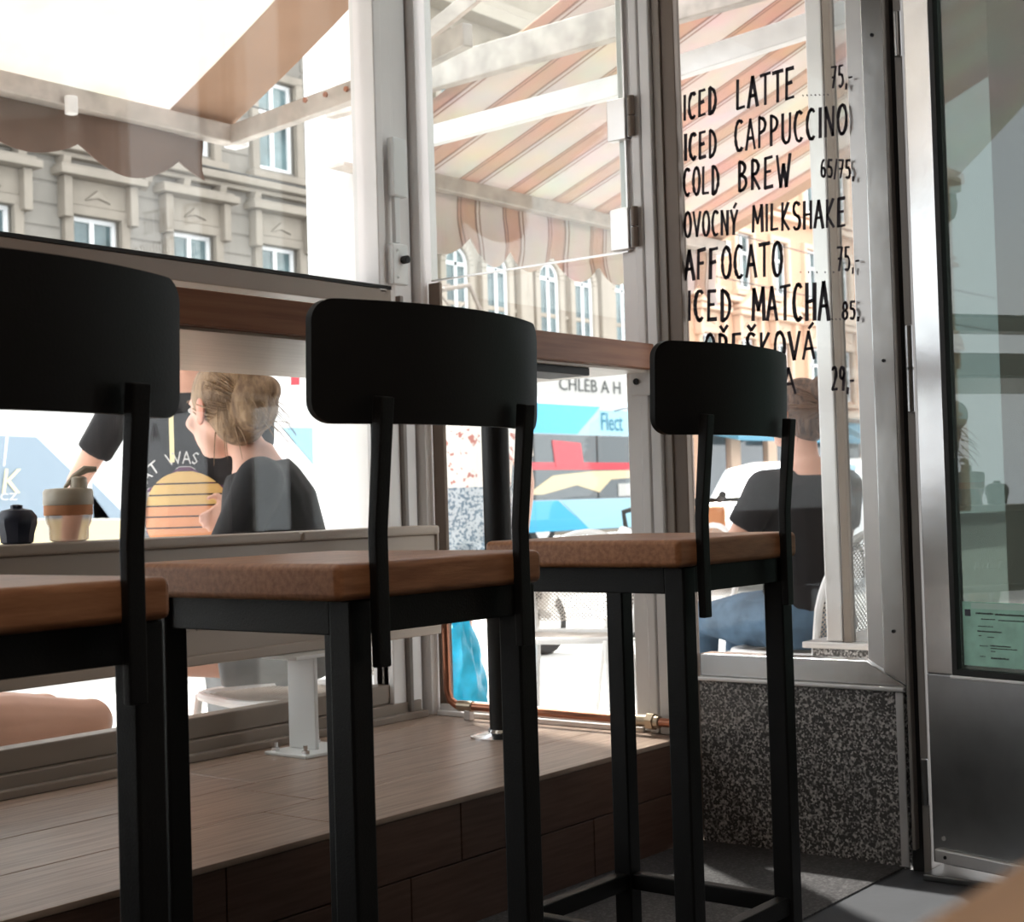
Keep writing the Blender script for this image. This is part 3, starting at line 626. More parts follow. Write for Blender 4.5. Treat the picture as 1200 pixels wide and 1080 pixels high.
def win_frame(b, xc, y, z0, w_, h, arch=False, nx=2, bars=(.66,)):
    """window seen from the street: white frame part with pane sub-part"""
    f = MB(); x0, x1, z1 = xc-w_/2, xc+w_/2, z0+h; fw = .09; d0, d1 = y-.05, y+.06
    if arch:
        zs = z1-w_/2; n = 12
        out = [(x0, z0), (x1, z0)]+[(xc+w_/2*math.cos(PI*i/n), zs+w_/2*math.sin(PI*i/n)) for i in range(n+1)]
        r = w_/2-fw; inn = [(x0+fw, z0+fw), (x1-fw, z0+fw)]+[(xc+r*math.cos(PI*i/n), zs+r*math.sin(PI*i/n)) for i in range(n+1)]
        m_ = len(out); vs = [(a, d0, z) for a, z in out]+[(a, d0, z) for a, z in inn]+[(a, d1, z) for a, z in out]+[(a, d1, z) for a, z in inn]
        fs = []
        for i in range(m_):
            k = (i+1) % m_
            fs += [(i, k, m_+k, m_+i), (m_+i, m_+k, 3*m_+k, 3*m_+i), (2*m_+k, k, i, 2*m_+i)]
        f.add(vs, fs)
        f.box(x0+fw, x1-fw, d0, d1, zs-.05, zs+.05)
    else:
        f.box(x0, x0+fw, d0, d1, z0, z1).box(x1-fw, x1, d0, d1, z0, z1).box(x0+fw, x1-fw, d0, d1, z0, z0+fw).box(x0+fw, x1-fw, d0, d1, z1-fw, z1)
        for q in bars: f.box(x0+fw, x1-fw, d0, d1, z0+h*q-.05, z0+h*q+.05)
    for i in range(1, nx): f.box(x0+w_*i/nx-.05, x0+w_*i/nx+.05, d0, d1, z0+fw, z1-fw)
    if arch:
        for q in (.3,): f.box(x0+fw, x1-fw, d0, d1, z0+h*q-.03, z0+h*q+.03)
    fo = f.build('window', M['win_white'], b)
    p = MB()
    if arch: p.prism([(x0+.04, z0+.04), (x1-.04, z0+.04)]+[(xc+(w_/2-.04)*math.cos(PI*i/12), z1-w_/2+(w_/2-.04)*math.sin(PI*i/12)) for i in range(13)], lambda a, z: (a, y+.0, z), lambda a, z: (a, y+.03, z))
    else: p.box(x0+.04, x1-.04, y, y+.03, z0+.04, z1-.04)
    p.build('pane', M['win_glass'], fo, world=False)
    return fo
def surround(b, xc, y, z0, w_, h, mat_, arch=False, hood=None):
    """moulded stone surround (proud of wall), hood: None, 'flat' or 'gable'"""
    f = MB(); x0, x1, z1 = xc-w_/2, xc+w_/2, z0+h; k = .22
    if arch:
        n = 14; zs = z1-w_/2; r0, r1 = w_/2, w_/2+k
        for i in range(n):
            a0, a1 = PI*i/n, PI*(i+1)/n
            P = lambda r, a: (xc+r*math.cos(a), zs+r*math.sin(a))
            f.prism([P(r0, a0), P(r1, a0), P(r1, a1), P(r0, a1)], lambda a, z: (a, y-.16, z), lambda a, z: (a, y+.05, z))
        f.box(x0-k, x0, y-.16, y+.05, z0-.1, zs).box(x1, x1+k, y-.16, y+.05, z0-.1, zs)
        f.box(xc-.12, xc+.12, y-.24, y, z1, z1+.4)
    else:
        f.box(x0-k, x0, y-.13, y+.05, z0-.15, z1+.05).box(x1, x1+k, y-.13, y+.05, z0-.15, z1+.05).box(x0-k, x1+k, y-.13, y+.05, z1+.0, z1+.2)
    f.box(x0-k-.1, x1+k+.1, y-.25, y+.05, z0-.28, z0-.12)
    if hood:
        f.box(x0-k-.05, x1+k+.05, y-.10, y, z1+.2, z1+.72)
        f.prism([(xc-.32, z1+.3), (xc, z1+.55), (xc+.32, z1+.3), (xc, z1+.38)], lambda a, z: (a, y-.15, z), lambda a, z: (a, y-.05, z))
        f.box(x0-k-.1, x0-k+.1, y-.28, y, z1-.1, z1+.72).box(x1+k-.1, x1+k+.1, y-.28, y, z1-.1, z1+.72)
        f.box(x0-k-.25, x1+k+.25, y-.42, y, z1+.72, z1+.88)
        f.box(x0-k-.18, x1+k+.18, y-.32, y, z1+.88, z1+.95)
        if hood == 'gable': f.prism([(x0-k-.3, z1+.95), (x1+k+.3, z1+.95), (xc, z1+1.6)], lambda a, z: (a, y-.42, z), lambda a, z: (a, y, z))
    return f.build('window_surround', mat_, b, .02, 1)

FY = 25.0
# grey stucco building, left
b = thing('grey_building', 'grey stucco apartment building across the street with white windows', 'building', (18, FY, GZ))
W1, H1 = 1.15, 2.05; cs = [11.0, 13.5, 16.02, 18.52, 21.02, 23.52]; zr = [4.75, 8.55, 12.4]
wl = MB(); wl.box(8.5, 25.8, FY+.06, FY+8, GZ, 16)
def grid_wall(mb, x0, x1, z0, z1, holes, y0, y1):
    """wall skin with rectangular holes, built of boxes row by row"""
    zs = sorted({z0, z1}|{h[2] for h in holes}|{h[3] for h in holes})
    for a, c_ in zip(zs, zs[1:]):
        row = sorted([(h[0], h[1]) for h in holes if h[2] <= a+1e-6 and h[3] >= c_-1e-6]); x = x0
        for (p, q) in row:
            if p > x: mb.box(x, p, y0, y1, a, c_)
            x = max(x, q)
        if x < x1: mb.box(x, x1, y0, y1, a, c_)
wl = MB(); holes = [(c_-W1/2, c_+W1/2, z, z+H1) for c_ in cs for z in zr]
grid_wall(wl, 8.5, 25.79, GZ, 15.5, holes, FY-.0, FY+.3); wl.box(8.5, 25.8, FY+.3, FY+8, GZ, 15.5)
wl.build('wall', M['stone_grey'], b)
for c_ in cs:
    for i, z in enumerate(zr):
        win_frame(b, c_, FY+.15, z, W1, H1); surround(b, c_, FY, z, W1, H1, M['stone_trim'], hood='flat' if i == 0 else None)
st = MB()
for zz, dd, hh in ((8.02, .35, .18), (7.9, .2, .12), (11.9, .4, .2), (3.9, .35, .25), (15.3, .7, .5)): st.box(8.4, 25.79, FY-dd, FY, zz, zz+hh)
st.build('cornice', M['stone_trim'], b, .03, 1)
for k in range(17):
    xx = 9.7+k*1.0
    if min(abs(xx-c_) for c_ in cs) > .2: MB().prism([(0, 7.5), (0, 7.9), (-.3, 7.9), (-.25, 7.7)], lambda a, z: (xx-.09, FY+a, z), lambda a, z: (xx+.09, FY+a, z)).build('corbel', M['stone_trim'], b)
rb = MB(); z = 4.25
while z < 15.2:
    segs = []; xx = 8.5
    for c_ in cs+[99]:
        x1_ = min(c_-W1/2-.26, 25.8)
        if c_ == 99: x1_ = 25.8
        if x1_ > xx+.1: segs.append((xx, x1_))
        xx = c_+W1/2+.26
    if not any(abs(z-q) < .35 for q in (8.0, 12.0)):
        for a, c2 in segs: rb.box(a, c2, FY-.035, FY, z, z+.40)
    z += .45
o = rb.build('rustication', M['stone_grey'], b, .02, 1); o['kind'] = 'stuff'
for k, xx in enumerate((9.8, 12.3, 14.8, 17.3, 19.8, 22.3)):
    MB().box(xx-.9, xx+.9, FY-.1, FY, .2, 3.2).build('shopfront', M['glass_dark'], b)

# cream arched building
b = thing('cream_building', 'pale cream building with tall arched windows and striped awning before it', 'building', (33, FY, GZ))
W2, H2 = .92, 3.0; cs2 = [26.9, 28.4, 29.75+.0, 31.42, 33.75, 35.42, 37.6, 39.2]
cs2 = [27.4, 29.72, 31.4, 33.75, 35.42, 37.5, 39.2]; zr2 = [4.55, 9.9]
wl = MB(); wl.box(25.81, 40.59, FY+.35, FY+8, GZ, 16.5)
grid_wall(wl, 25.81, 40.59, GZ, 16.5, [(c_-W2/2, c_+W2/2, z, z+H2-W2/2) for c_ in cs2 for z in zr2], FY, FY+.35)
me = wl.build('wall', M['stone_cream'], b)
for c_ in cs2:
    for z in zr2:
        win_frame(b, c_, FY-.02, z, W2, H2, arch=True); surround(b, c_, FY, z, W2, H2, M['cream_trim'], arch=True)
st = MB()
for zz, dd, hh in ((8.6, .5, .3), (8.35, .3, .25), (8.95, .35, .2), (3.85, .45, .3), (13.7, .6, .35), (14.1, .35, .3), (6.0, .05, .12)): st.box(25.81, 40.59, FY-dd, FY, zz, zz+hh)
st.build('cornice', M['cream_trim'], b, .04, 1)
for xx in (28.5, 32.6, 36.5): MB().box(xx-.28, xx+.28, FY-.22, FY, 4.2, 8.35).build('pilaster', M['cream_trim'], b, .03, 1)
for xx in (28.5, 32.6, 36.5): MB().box(xx-.28, xx+.28, FY-.22, FY, 9.2, 13.7).build('pilaster', M['cream_trim'], b, .03, 1)
sg = MB().box(29.0, 40.3, FY-.5, FY-.3, 3.5, 4.55).build('shop_fascia', M['sign_white'], b, .02, 1)
text_mesh('CHLÉB A H', .52, M['sign_ink'], 'sign_lettering', lambda x, y, d: Vector((33.5+x, FY-.52, 3.92+y)), b, sx=1.22)
for xx in (30, 32.5, 35, 37.5): MB().box(xx-1, xx+1, FY-.1, FY, .3, 3.3).build('shopfront', M['glass_dark'], b)

# apricot building further along
b = thing('apricot_building', 'sunlit apricot building with small gabled window hoods behind drinks menu', 'building', (50, FY, GZ))
cs3 = [42.6+2.55*i for i in range(9)]; W3, H3 = 1.05, 1.9; zr3 = [4.3, 7.9, 11.2]
wl = MB(); grid_wall(wl, 40.61, 64, GZ, 14.5, [(c_-W3/2, c_+W3/2, z, z+H3) for c_ in cs3 for z in zr3], FY, FY+.3); wl.box(40.61, 64, FY+.3, FY+8, GZ, 14.5)
wl.build('wall', M['stone_orange'], b)
for c_ in cs3:
    for i, z in enumerate(zr3): win_frame(b, c_, FY+.12, z, W3, H3); surround(b, c_, FY, z, W3, H3, M['orange_trim'], hood='gable' if i == 0 else None)
st = MB()
for zz, dd, hh in ((7.35, .3, .2), (3.6, .4, .3), (10.6, .3, .2), (14.2, .7, .5)): st.box(40.61, 64, FY-dd, FY, zz, zz+hh)
st.build('cornice', M['orange_trim'], b, .03, 1)
for c_ in cs3: MB().box(c_-.8, c_+.8, FY-.08, FY, .2, 2.9).build('shopfront', M['glass_dark'], b)
for c_ in cs3: MB().box(c_+.95, c_+1.6, FY-.2, FY, GZ, 3.6).build('pilaster', M['orange_trim'], b, .03, 1)
for k in (0, 1, 2):
    c_ = 44+k*5
    MB().prism([(0, 2.9), (0, 3.5), (-1.3, 2.75), (-1.3, 2.6)], lambda a, z: (c_-2, FY-.05+a, z), lambda a, z: (c_+2, FY-.05+a, z)).build('shop_canopy', M['cloth_blue'], b)

# own building going on to the right of the menu window: granite plinth, steel post, wall
b = thing('neighbour_facade', 'granite plinth with steel corner post outside the menu window', 'facade', (3.9, 1.7, GZ))
MB().box(3.80, 4.3, 1.50, 1.93, GZ, .40).build('plinth', M['granite'], b, .004)
MB().box(3.78, 4.32, 1.49, 1.95, .40, .418).build('plinth_cap', M['steel_light'], b, .004)
MB().box(3.80, 3.86, 1.835, 1.885, .418, 3.2).build('post', M['steel_light'], b, .006)
MB().box(3.80, 3.83, 1.808, 1.832, .418, 3.2).build('post_gasket', M['alu_taupe'], b, .003)
MB().box(3.815, 3.83, 1.60, 1.808, .418, 3.2).build('side_glass', M['glass_dirty'], b)
MB().box(3.80, 3.86, 1.53, 1.60, .418, 3.2).build('post', M['steel'], b, .006)
MB().box(4.3, 9.5, 1.35, 1.55, GZ, 3.6).build('wall', M['stone_cream'], b)

# white round column, lamp bracket
t = thing('white_column', 'thick white plastered round column on the pavement outside', 'column', (4.90, 4.76, GZ))
MB().lathe([(.20, 0), (.20, .12), (.172, .14), (.172, 4.4), (.19, 4.45)], (4.90, 4.76, GZ), n=40).build('shaft', M['column'], t, smooth=True)
t = thing('wall_lamp', 'small white lamp bracket on the white column beside the window frame', 'lamp', (4.80, 4.56, 2.38))
p = on_y(418, 196, 4.55)
MB().box(p.x-.13, p.x+.10, 4.5, 4.6, p.z-.02, p.z+.0).build('bracket_arm', M['awn_metal'], t, .004)
MB().cyl((p.x+.02, 4.55, p.z), (p.x+.02, 4.55, p.z+.12), .045, .05, n=16).build('lamp_head', M['white'], t, .004)

# overhead wires
for k, (za, zb, y) in enumerate(((7.2, 7.0, 17), (6.3, 6.1, 17.6))):
    t = MB().tube([(0, y, za), (20, y, za-.25), (40, y, zb-.2), (60, y, zb)], .014, 6).build('overhead_wire', M['wire'], smooth=True)
    tag(t, ('upper', 'lower')[k]+' thin overhead wire stretched along the street', 'cable', 'overhead wires over the street')

# ------------------------------------------------------------------ awnings
def awning(label, x0, x1, yb, zb, yw, zw, mcloth, mband, mval, band=.16, scal=.30, left_band=True, right_band=True, arms=(), val_h=.20, drop=.05, arm_mat=None, gname=None, val_end=0):
    t = thing('awning', label, 'awning', ((x0+x1)/2, yb, zb))
    n = 10
    def sheet(a, b_, name, m_):
        mb = MB(); k = 6; vs = []
        for s in (0, 1):
            for i in range(n+1):
                for j_ in range(k+1):
                    u = i/n; sag = -.035*math.sin(PI*u)
                    vs.append((a+(b_-a)*j_/k, yb+(yw-yb)*u, zb+(zw-zb)*u+sag+(.004 if s else 0)))
        N = (n+1)*(k+1); fs = []
        for i in range(n):
            for j_ in range(k):
                q = i*(k+1)+j_; fs += [(q, q+1, q+k+2, q+k+1), (N+q, N+q+k+1, N+q+k+2, N+q+1)]
        mb.add(vs, fs); return mb.build(name, m_, t, smooth=True)
    a, b_ = x0+(band if left_band else 0), x1-(band if right_band else 0)
    o = sheet(a, b_, 'cloth', mcloth)
    if left_band: sheet(x0, a, 'edge_band', mband)
    if right_band: sheet(b_, x1, 'edge_band', mband)
    MB().box(x0, x1, yb-.035, yb+.035, zb-.075, zb-.005).build('front_bar', M['awn_metal'], t, .008)
    MB().box(x1-.01, x1+.05, yb-.04, yb+.04, zb-.08, zb+.0).build('end_cap', M['awn_white'], t, .006)
    MB().cyl((x0, yw, zw+.02), (x1, yw, zw+.02), .05, n=18).build('roller', M['awn_metal'], t, smooth=True)
    # scalloped valance
    vs = []; L = x1-x0-val_end; m_ = int(L/scal*14); ztop = zb-.06
    for s in (0, 1):
        for i in range(m_+1):
            x = x0+L*i/m_; ph = ((x-x0)/scal) % 1.0
            zl = ztop-val_h-drop*math.sin(PI*ph)**.8+.012*math.sin(x*9)
            yy = yb+.02+.012*math.sin(x*7)+(.004 if s else 0)
            for j_ in range(5): vs.append((x, yy+.02*math.sin(x*5+j_)*(j_/4), ztop+(zl-ztop)*j_/4))
    N = (m_+1)*5; fs = []
    for i in range(m_):
        for j_ in range(4):
            q = i*5+j_; fs += [(q, q+5, q+6, q+1), (N+q, N+q+1, N+q+6, N+q+5)]
        q = i*5+4; fs.append((q, q+5, N+q+5, N+q))
    mb = MB(); mb.add(vs, fs); mb.build('valance', mval, t, smooth=True)
    for (p, q, w_, h) in arms:
        MB().bar(p, q, w_, h).build('arm', arm_mat or M['awn_metal'], t, .006)
    return t
a1 = awning('beige awning over the left window with scalloped brown valance', .6, 3.78, 4.25, 2.28, WY+.18, 2.99, M['awn_fabric'], M['awn_band'], M['awn_valance'], band=.30, scal=.42, left_band=False,
       arms=(((3.76, 4.22, 2.235), (3.70, 3.45, 2.26), .04, .075), ((3.70, 3.47, 2.26), (3.55, 2.90, 2.28), .04, .075)), val_h=.115, drop=.075, val_end=.12)
for i in range(4):
    MB().cyl((3.68, 3.45+.10*i, 2.262), (3.672, 3.45+.10*i, 2.262), .010, n=8).build('rivet', M['copper'], a1)
MB().cyl((3.02, 4.19, 2.23), (3.02, 4.19, 2.17), .022, n=12).build('valance_clip', M['awn_white'], a1, .003)
a2 = awning('striped apricot and white awning seen through the side window', 4.47, 7.42, 4.25, 2.28, 1.75, 3.33, M['awn_stripe'], M['awn_band'], M['awn_stripe'], band=.12, scal=.345, left_band=False,
       arms=(((4.52, 4.2, 2.30), (4.52, 2.95, 2.335), .04, .08), ((4.53, 2.97, 2.335), (4.7, 1.62, 2.50), .05, .08)), val_h=.20, drop=.10, arm_mat=M['awn_white'])
MB().bar((4.45, 4.4, 2.515), (4.45, 1.62, 2.56), .05, .12).build('arm_reflection', M['awn_metal'], a2, .006)  # reflection of the awning arm in the side glass, built as a solid bar
MB().bar((4.45, 4.2, 2.56), (4.9, 3.4, 3.2), .04, .06).build('stay', M['awn_metal'], a2, .004)

# ------------------------------------------------------------------ people
def bake(mb, name, voxel, smooth, mats, parent, decimate=None, world=False):
    me = mb.mesh(name); ob = bpy.data.objects.new('tmp', me); COL.objects.link(ob)
    r = ob.modifiers.new('r', 'REMESH'); r.mode = 'VOXEL'; r.voxel_size = voxel; r.use_smooth_shade = True
    s = ob.modifiers.new('s', 'SMOOTH'); s.factor = .5; s.iterations = smooth
    if decimate: d = ob.modifiers.new('d', 'DECIMATE'); d.ratio = decimate
    dg = bpy.context.evaluated_depsgraph_get(); m2 = bpy.data.meshes.new_from_object(ob.evaluated_get(dg)); m2.name = name
    bpy.data.objects.remove(ob, do_unlink=True); bpy.data.meshes.remove(me)
    m2.materials.clear(); m2.materials.append(mats)
    for p in m2.polygons: p.use_smooth = True
    o = bpy.data.objects.new(name, m2); COL.objects.link(o); o.parent = parent
    return o
def ell(mb, c_, r, R=None, n=14, m_=10):
    R = R or Matrix.Identity(3); c_ = Vector(c_); vs = []; fs = []
    vs.append(c_+R @ Vector((0, 0, r[2])))
    for i in range(1, m_):
        a = PI*i/m_
        for k in range(n): b_ = 2*PI*k/n; vs.append(c_+R @ Vector((r[0]*math.sin(a)*math.cos(b_), r[1]*math.sin(a)*math.sin(b_), r[2]*math.cos(a))))
    vs.append(c_-R @ Vector((0, 0, r[2])))
    for k in range(n): fs.append((0, 1+k, 1+(k+1) % n)); fs.append((len(vs)-1, 1+(m_-2)*n+(k+1) % n, 1+(m_-2)*n+k))
    for i in range(m_-2):
        for k in range(n): fs.append((1+i*n+k, 1+(i+1)*n+k, 1+(i+1)*n+(k+1) % n, 1+i*n+(k+1) % n))
    mb.add(vs, fs)
def limb(mb, pts, rs, n=14):
    """tapered limb with round ends"""
    mb.tube(pts, rs, n)
    for p, r in zip(pts, rs): ell(mb, p, (r, r, r))
def loft(mb, rings, right, n=20):
    """rings: (centre, half width, half depth, forward)"""
    vs = []
    for (c_, a, b_, fw) in rings:
        for k in range(n):
            t_ = 2*PI*k/n; cc = math.cos(t_); ss = math.sin(t_)
            vs.append(Vector(c_)+right*(a*math.copysign(abs(cc)**.85, cc))+fw*(b_*math.copysign(abs(ss)**.85, ss)))
    m_ = len(rings); fs = [(i*n+k, i*n+(k+1) % n, (i+1)*n+(k+1) % n, (i+1)*n+k) for i in range(m_-1) for k in range(n)]
    fs += [tuple(range(n))[::-1], tuple(range((m_-1)*n, m_*n))]
    mb.add(vs, fs)
def hand(mb, wrist, dirv, palm_n, side, curl=.5, s=1.0):
    """palm + 5 separate fingers; dirv points to the finger tips, palm_n the way the palm faces, side=+1 if thumb lies on dir x palm_n"""
    d = Vector(dirv).normalized(); pn = Vector(palm_n); pn = (pn-d*pn.dot(d)).normalized(); sd = d.cross(pn)*side
    w0 = Vector(wrist); R = Matrix((sd, pn, d)).transposed()
    ell(mb, w0+d*.045*s, (.040*s, .015*s, .050*s), R)
    for i, (off, ln) in enumerate(((.030, .072), (.010, .080), (-.010, .074), (-.029, .058))):
        p = w0+d*.078*s+sd*off*s; dd = d.copy(); pts = [w0+d*.05*s+sd*off*s*.8, p]
        for k, fr in enumerate((.45, .3, .25)):
            a = curl*(.5+.35*k); dd = (d*math.cos(a*(k+1)*.6)+pn*math.sin(a*(k+1)*.6)).normalized(); p = p+dd*ln*fr*s; pts.append(p)
        limb(mb, pts, [.0095*s, .0095*s, .009*s, .0082*s, .007*s], 8)
    p = w0+d*.02*s+sd*.03*s; limb(mb, [w0+d*.015*s+sd*.012*s, p, p+(sd*.7+d*.7+pn*.35).normalized()*.032*s, p+(sd*.45+d*.95+pn*.5).normalized()*.062*s], [.013*s, .012*s, .0105*s, .008*s], 8)

def person(label, loc, rz, seated, shirt, lower, hair, hairstyle='bun', lean=0.0, headoff=(0, 0, 0), head_yaw=0, head_tilt=0, height=1.0, arms=None, sleeves=True, legs_spread=.1, male=False, seat=.47, hairpieces=True, knee_raise=0, sh_w=.17, legwear='long', hips_w=.165, crop=False, head_s=1.0):
    t = thing('person', label, 'person', loc, rz)
    k = height; R_ = Vector((1, 0, 0)); F = Vector((0, 1, 0)); U = Vector((0, 0, 1))
    hipz = (seat+.09) if seated else .92*k
    hip = Vector((0, 0, hipz)); ca, sa = math.cos(lean), math.sin(lean)
    up = Vector((0, sa, ca)); fw = Vector((0, ca, -sa))
    def T(x, y, z): return hip+R_*x+fw*y+up*z       # torso frame above the hips
    neck = T(0, .0, .52*k); headc = neck+up*.07*k+Vector((0, .035, .10*k))+Vector(headoff)
    HR = (Matrix.Rotation(head_yaw, 3, 'Z') @ Matrix.Rotation(-head_tilt, 3, 'X')) * head_s
    def Hd(x, y, z): return headc+HR @ Vector((x, y, z))
    body = MB()
    # torso, neck
    prof = [(-.06, .155, .11), (.02, hips_w, .115), (.14, .135, .10), (.26, .150, .11), (.38, sh_w, .115), (.45, sh_w*.95, .09), (.50, .085, .065), (.54, .055, .055)]
    loft(body, [(T(0, 0, z*k), a, b_, fw) for z, a, b_ in prof], R_)
    limb(body, [T(0, -.005, .48*k), headc+Vector((0, -.02, -.03))], [.058 if male else .052, .052 if male else .047])
    # head
    ell(body, Hd(0, -.005, .02), (.076, .098, .100), HR, 18, 12)
    ell(body, Hd(0, .035, -.035), (.058, .060, .080), HR, 16, 10)
    ell(body, Hd(0, .068, -.088), (.024, .022, .022), HR)
    limb(body, [Hd(0, .088, .015), Hd(0, .112, -.022)], [.009, .014], 8)
    ell(body, Hd(0, .092, -.058), (.022, .010, .008), HR); ell(body, Hd(0, .088, -.040), (.02, .02, .02), HR)
    for s in (-1, 1):
        ell(body, Hd(s*.030, .078, .028), (.022, .012, .006), HR)
        ell(body, Hd(s*.048, .062, -.025), (.020, .022, .022), HR)
    # arms
    AJ = []
    for i, s in enumerate((-1, 1)):
        sh = T(s*(sh_w+.02), 0, .44*k)
        if arms and arms[i]: el, wr = Vector(arms[i][0]), Vector(arms[i][1])
        else: el = sh+Vector((s*.05, -.02, -.27*k)); wr = el+Vector((0, .05, -.24*k))
        AJ.append((sh, el, wr)); limb(body, [T(s*.12, 0, .45*k), sh], [.055, .052])
        limb(body, [sh, sh.lerp(el, .5), el, el.lerp(wr, .35), wr], [.050, .043, .036, .036, .024])
        d = (wr-el).normalized(); pn = Vector((-s, 0, -.2)) if not seated else Vector((0, 0, -1)) if abs(d.z) < .8 else Vector((-s, 0, 0))
        hand(body, wr, d, pn, s if pn.z > -.5 else s, .45)
    # legs
    LJ = []
    for i, s in enumerate((-1, 1)):
        hp = hip+R_*s*.09
        if seated: kn = Vector((s*legs_spread, .43, seat+.06+knee_raise)); an = Vector((s*legs_spread*1.1, .47, .08))
        else: kn = Vector((s*.10, .02, .49*k)); an = Vector((s*.10, -.01, .08))
        LJ.append((hp, kn, an))
        limb(body, [hp, hp.lerp(kn, .5), kn, kn.lerp(an, .3), kn.lerp(an, .65), an], [.088, .078, .057, .055, .042, .034])
        limb(body, [an+Vector((0, -.03, -.035)), an+Vector((0, .06, -.045)), an+Vector((0, .14, -.055))], [.036, .034, .022])
    bo = bake(body, 'body', .0075, 5, M['skin'], t)
    # ears, eyes, brows, lips
    for s in (-1, 1):
        e = MB(); ell(e, Hd(s*.080, -.012, -.002), (.009, .020, .032), HR @ Matrix.Rotation(s*.25, 3, 'Z')); ell(e, Hd(s*.078, -.004, -.026), (.007, .011, .012), HR)
        e.build('ear', M['skin_ear'], t, smooth=True, world=False)
        e = MB(); ell(e, Hd(s*.031, .086, .010), (.013, .009, .008), HR); eo = e.build('eye', M['print_white'], t, smooth=True, world=False)
        e = MB(); ell(e, Hd(s*.031, .0935, .010), (.0055, .003, .0055), HR); e.build('iris', M['ink'], eo, smooth=True, world=False)
        MB().tube([Hd(s*.016, .094, .030), Hd(s*.031, .096, .035), Hd(s*.048, .084, .030)], [.003, .0035, .002], 6).build('eyebrow', hair, t, smooth=True, world=False)
    MB().tube([Hd(-.022, .095, -.058), Hd(0, .104, -.056), Hd(.022, .095, -.058)], [.003, .006, .003], 8).build('lips', M['skin_ear'], t, smooth=True, world=False)
    # shirt
    sm = MB(); g_ = .016
    pr = [(-.07, .165, .125), (.02, .160, .128), (.14, .148, .118), (.26, .160, .126), (.38, sh_w+.012, .130), (.45, sh_w+.005, .105), (.485, .10, .085)]
    if crop: pr = pr[2:]
    loft(sm, [(T(0, 0, z*k), a+.004, b_+.004, fw) for z, a, b_ in pr], R_)
    for (sh, el, wr) in AJ:
        limb(sm, [T((1 if sh.x > 0 else -1)*.10, 0, .445*k), sh], [.066, .066])
        q = sh.lerp(el, .62) if sleeves else sh.lerp(el, .15)
        sm.tube([sh, sh.lerp(q, .5), q], [.067, .062, .060], 16)
    so_ = bake(sm, 'shirt', .008, 6, shirt, t)
    # lower garment
    lm = MB()
    loft(lm, [(T(0, 0, -.10), hips_w-.01, .12, fw), (T(0, -.005, -.02), hips_w+.012, .135, fw), (T(0, 0, (.17 if crop else .07)*k), .150, .122, fw)], R_)
    for (hp, kn, an) in LJ:
        if legwear == 'long': pts = [hp, hp.lerp(kn, .5), kn, kn.lerp(an, .5), kn.lerp(an, .93)]; rs = [.105, .095, .073, .064, .052]
        elif legwear == 'brief': pts = [hp, hp.lerp(kn, .12), hp.lerp(kn, .25)]; rs = [.108, .104, .100]
        elif legwear == 'short': pts = [hp, hp.lerp(kn, .35), hp.lerp(kn, .55)]; rs = [.108, .102, .100]
        else: pts = [hp, hp.lerp(kn, .5), hp.lerp(kn, .80)]; rs = [.110, .110, .112]
        ell(lm, hp, (rs[0],)*3); lm.tube(pts, rs, 16)
        if legwear == 'long': ell(lm, kn, (.074,)*3)
    lo_ = bake(lm, 'trousers' if legwear == 'long' else 'shorts', .008, 5, lower, t)
    # shoes
    for (hp, kn, an) in LJ:
        s2 = MB(); limb(s2, [an+Vector((0, -.04, -.035)), an+Vector((0, .06, -.045)), an+Vector((0, .15, -.052))], [.042, .042, .030]); 
        s2.box(an.x-.04, an.x+.04, an.y-.08, an.y+.17, .0, .02)
        bake(s2, 'shoe', .008, 3, M['navy'], t)
    # hair
    hm = MB()
    ell(hm, Hd(0, -.022, .034), (.087, .100, .098), HR, 20, 14)
    ell(hm, Hd(0, -.055, -.022), (.074, .062, .072), HR, 16, 10)
    if hairstyle == 'bun': ell(hm, Hd(.012, -.108, .085), (.060, .052, .058), HR)
    if hairstyle == 'lowbun': ell(hm, Hd(0, -.118, .0), (.062, .050, .070), HR, 18, 12); ell(hm, Hd(.0, -.085, .085), (.065, .06, .055), HR); ell(hm, Hd(.02, -.145, .03), (.035, .03, .035), HR); ell(hm, Hd(-.02, -.14, -.03), (.035, .03, .03), HR)
    ho = bake(hm, 'hair', .008, 3, hair, t)
    # strands combed over the surface
    rnd = random.Random(len(label)); st_ = MB()
    for q in range(110):
        a = rnd.uniform(-PI*.95, -PI*.05) if q % 3 else rnd.uniform(-PI, PI); z = rnd.uniform(-.06, .12)
        r0 = .088; x0_ = math.cos(a)*r0; y0_ = math.sin(a)*.10-.022
        if y0_ > .035: continue
        tgt = Vector((0, -.12, .03 if hairstyle == 'bun' else -.01)); p0 = Vector((x0_*.98, y0_, z*.8+.02)); pts = []
        for i in range(6):
            u = i/5; p = p0.lerp(tgt, u*.8); n_ = Vector((p.x/.090, (p.y+.022)/.104, (p.z-.03)/.102))
            if n_.length > 0: n_ = n_.normalized()
            p = Vector((n_.x*.091, n_.y*.104-.022, n_.z*.102+.03)) if u < .85 else p; pts.append(Hd(*p))
        st_.tube(pts, [.002, .0028, .0028, .0024, .002, .0012], 5)
    for q in range(26):                                                # loose wisps
        a = rnd.uniform(-PI*.9, -PI*.1); b0 = Vector((math.cos(a)*.085, math.sin(a)*.10-.03, rnd.uniform(-.07, .06)))
        dv = Vector((b0.x*.5, b0.y*.45-.01, rnd.uniform(-.06, .02))); pts = [Hd(*(b0+dv*u+Vector((0, 0, -.03*u*u)))) for u in (0, .35, .7, 1)]
        st_.tube(pts, [.0022, .0016, .0012, .0006], 4)
    so2 = st_.build('hair_strands', M['hair_l'] if hair == M['hair_d'] else hair, ho, smooth=True, world=False); so2['kind'] = 'stuff'
    return t, so_, Hd

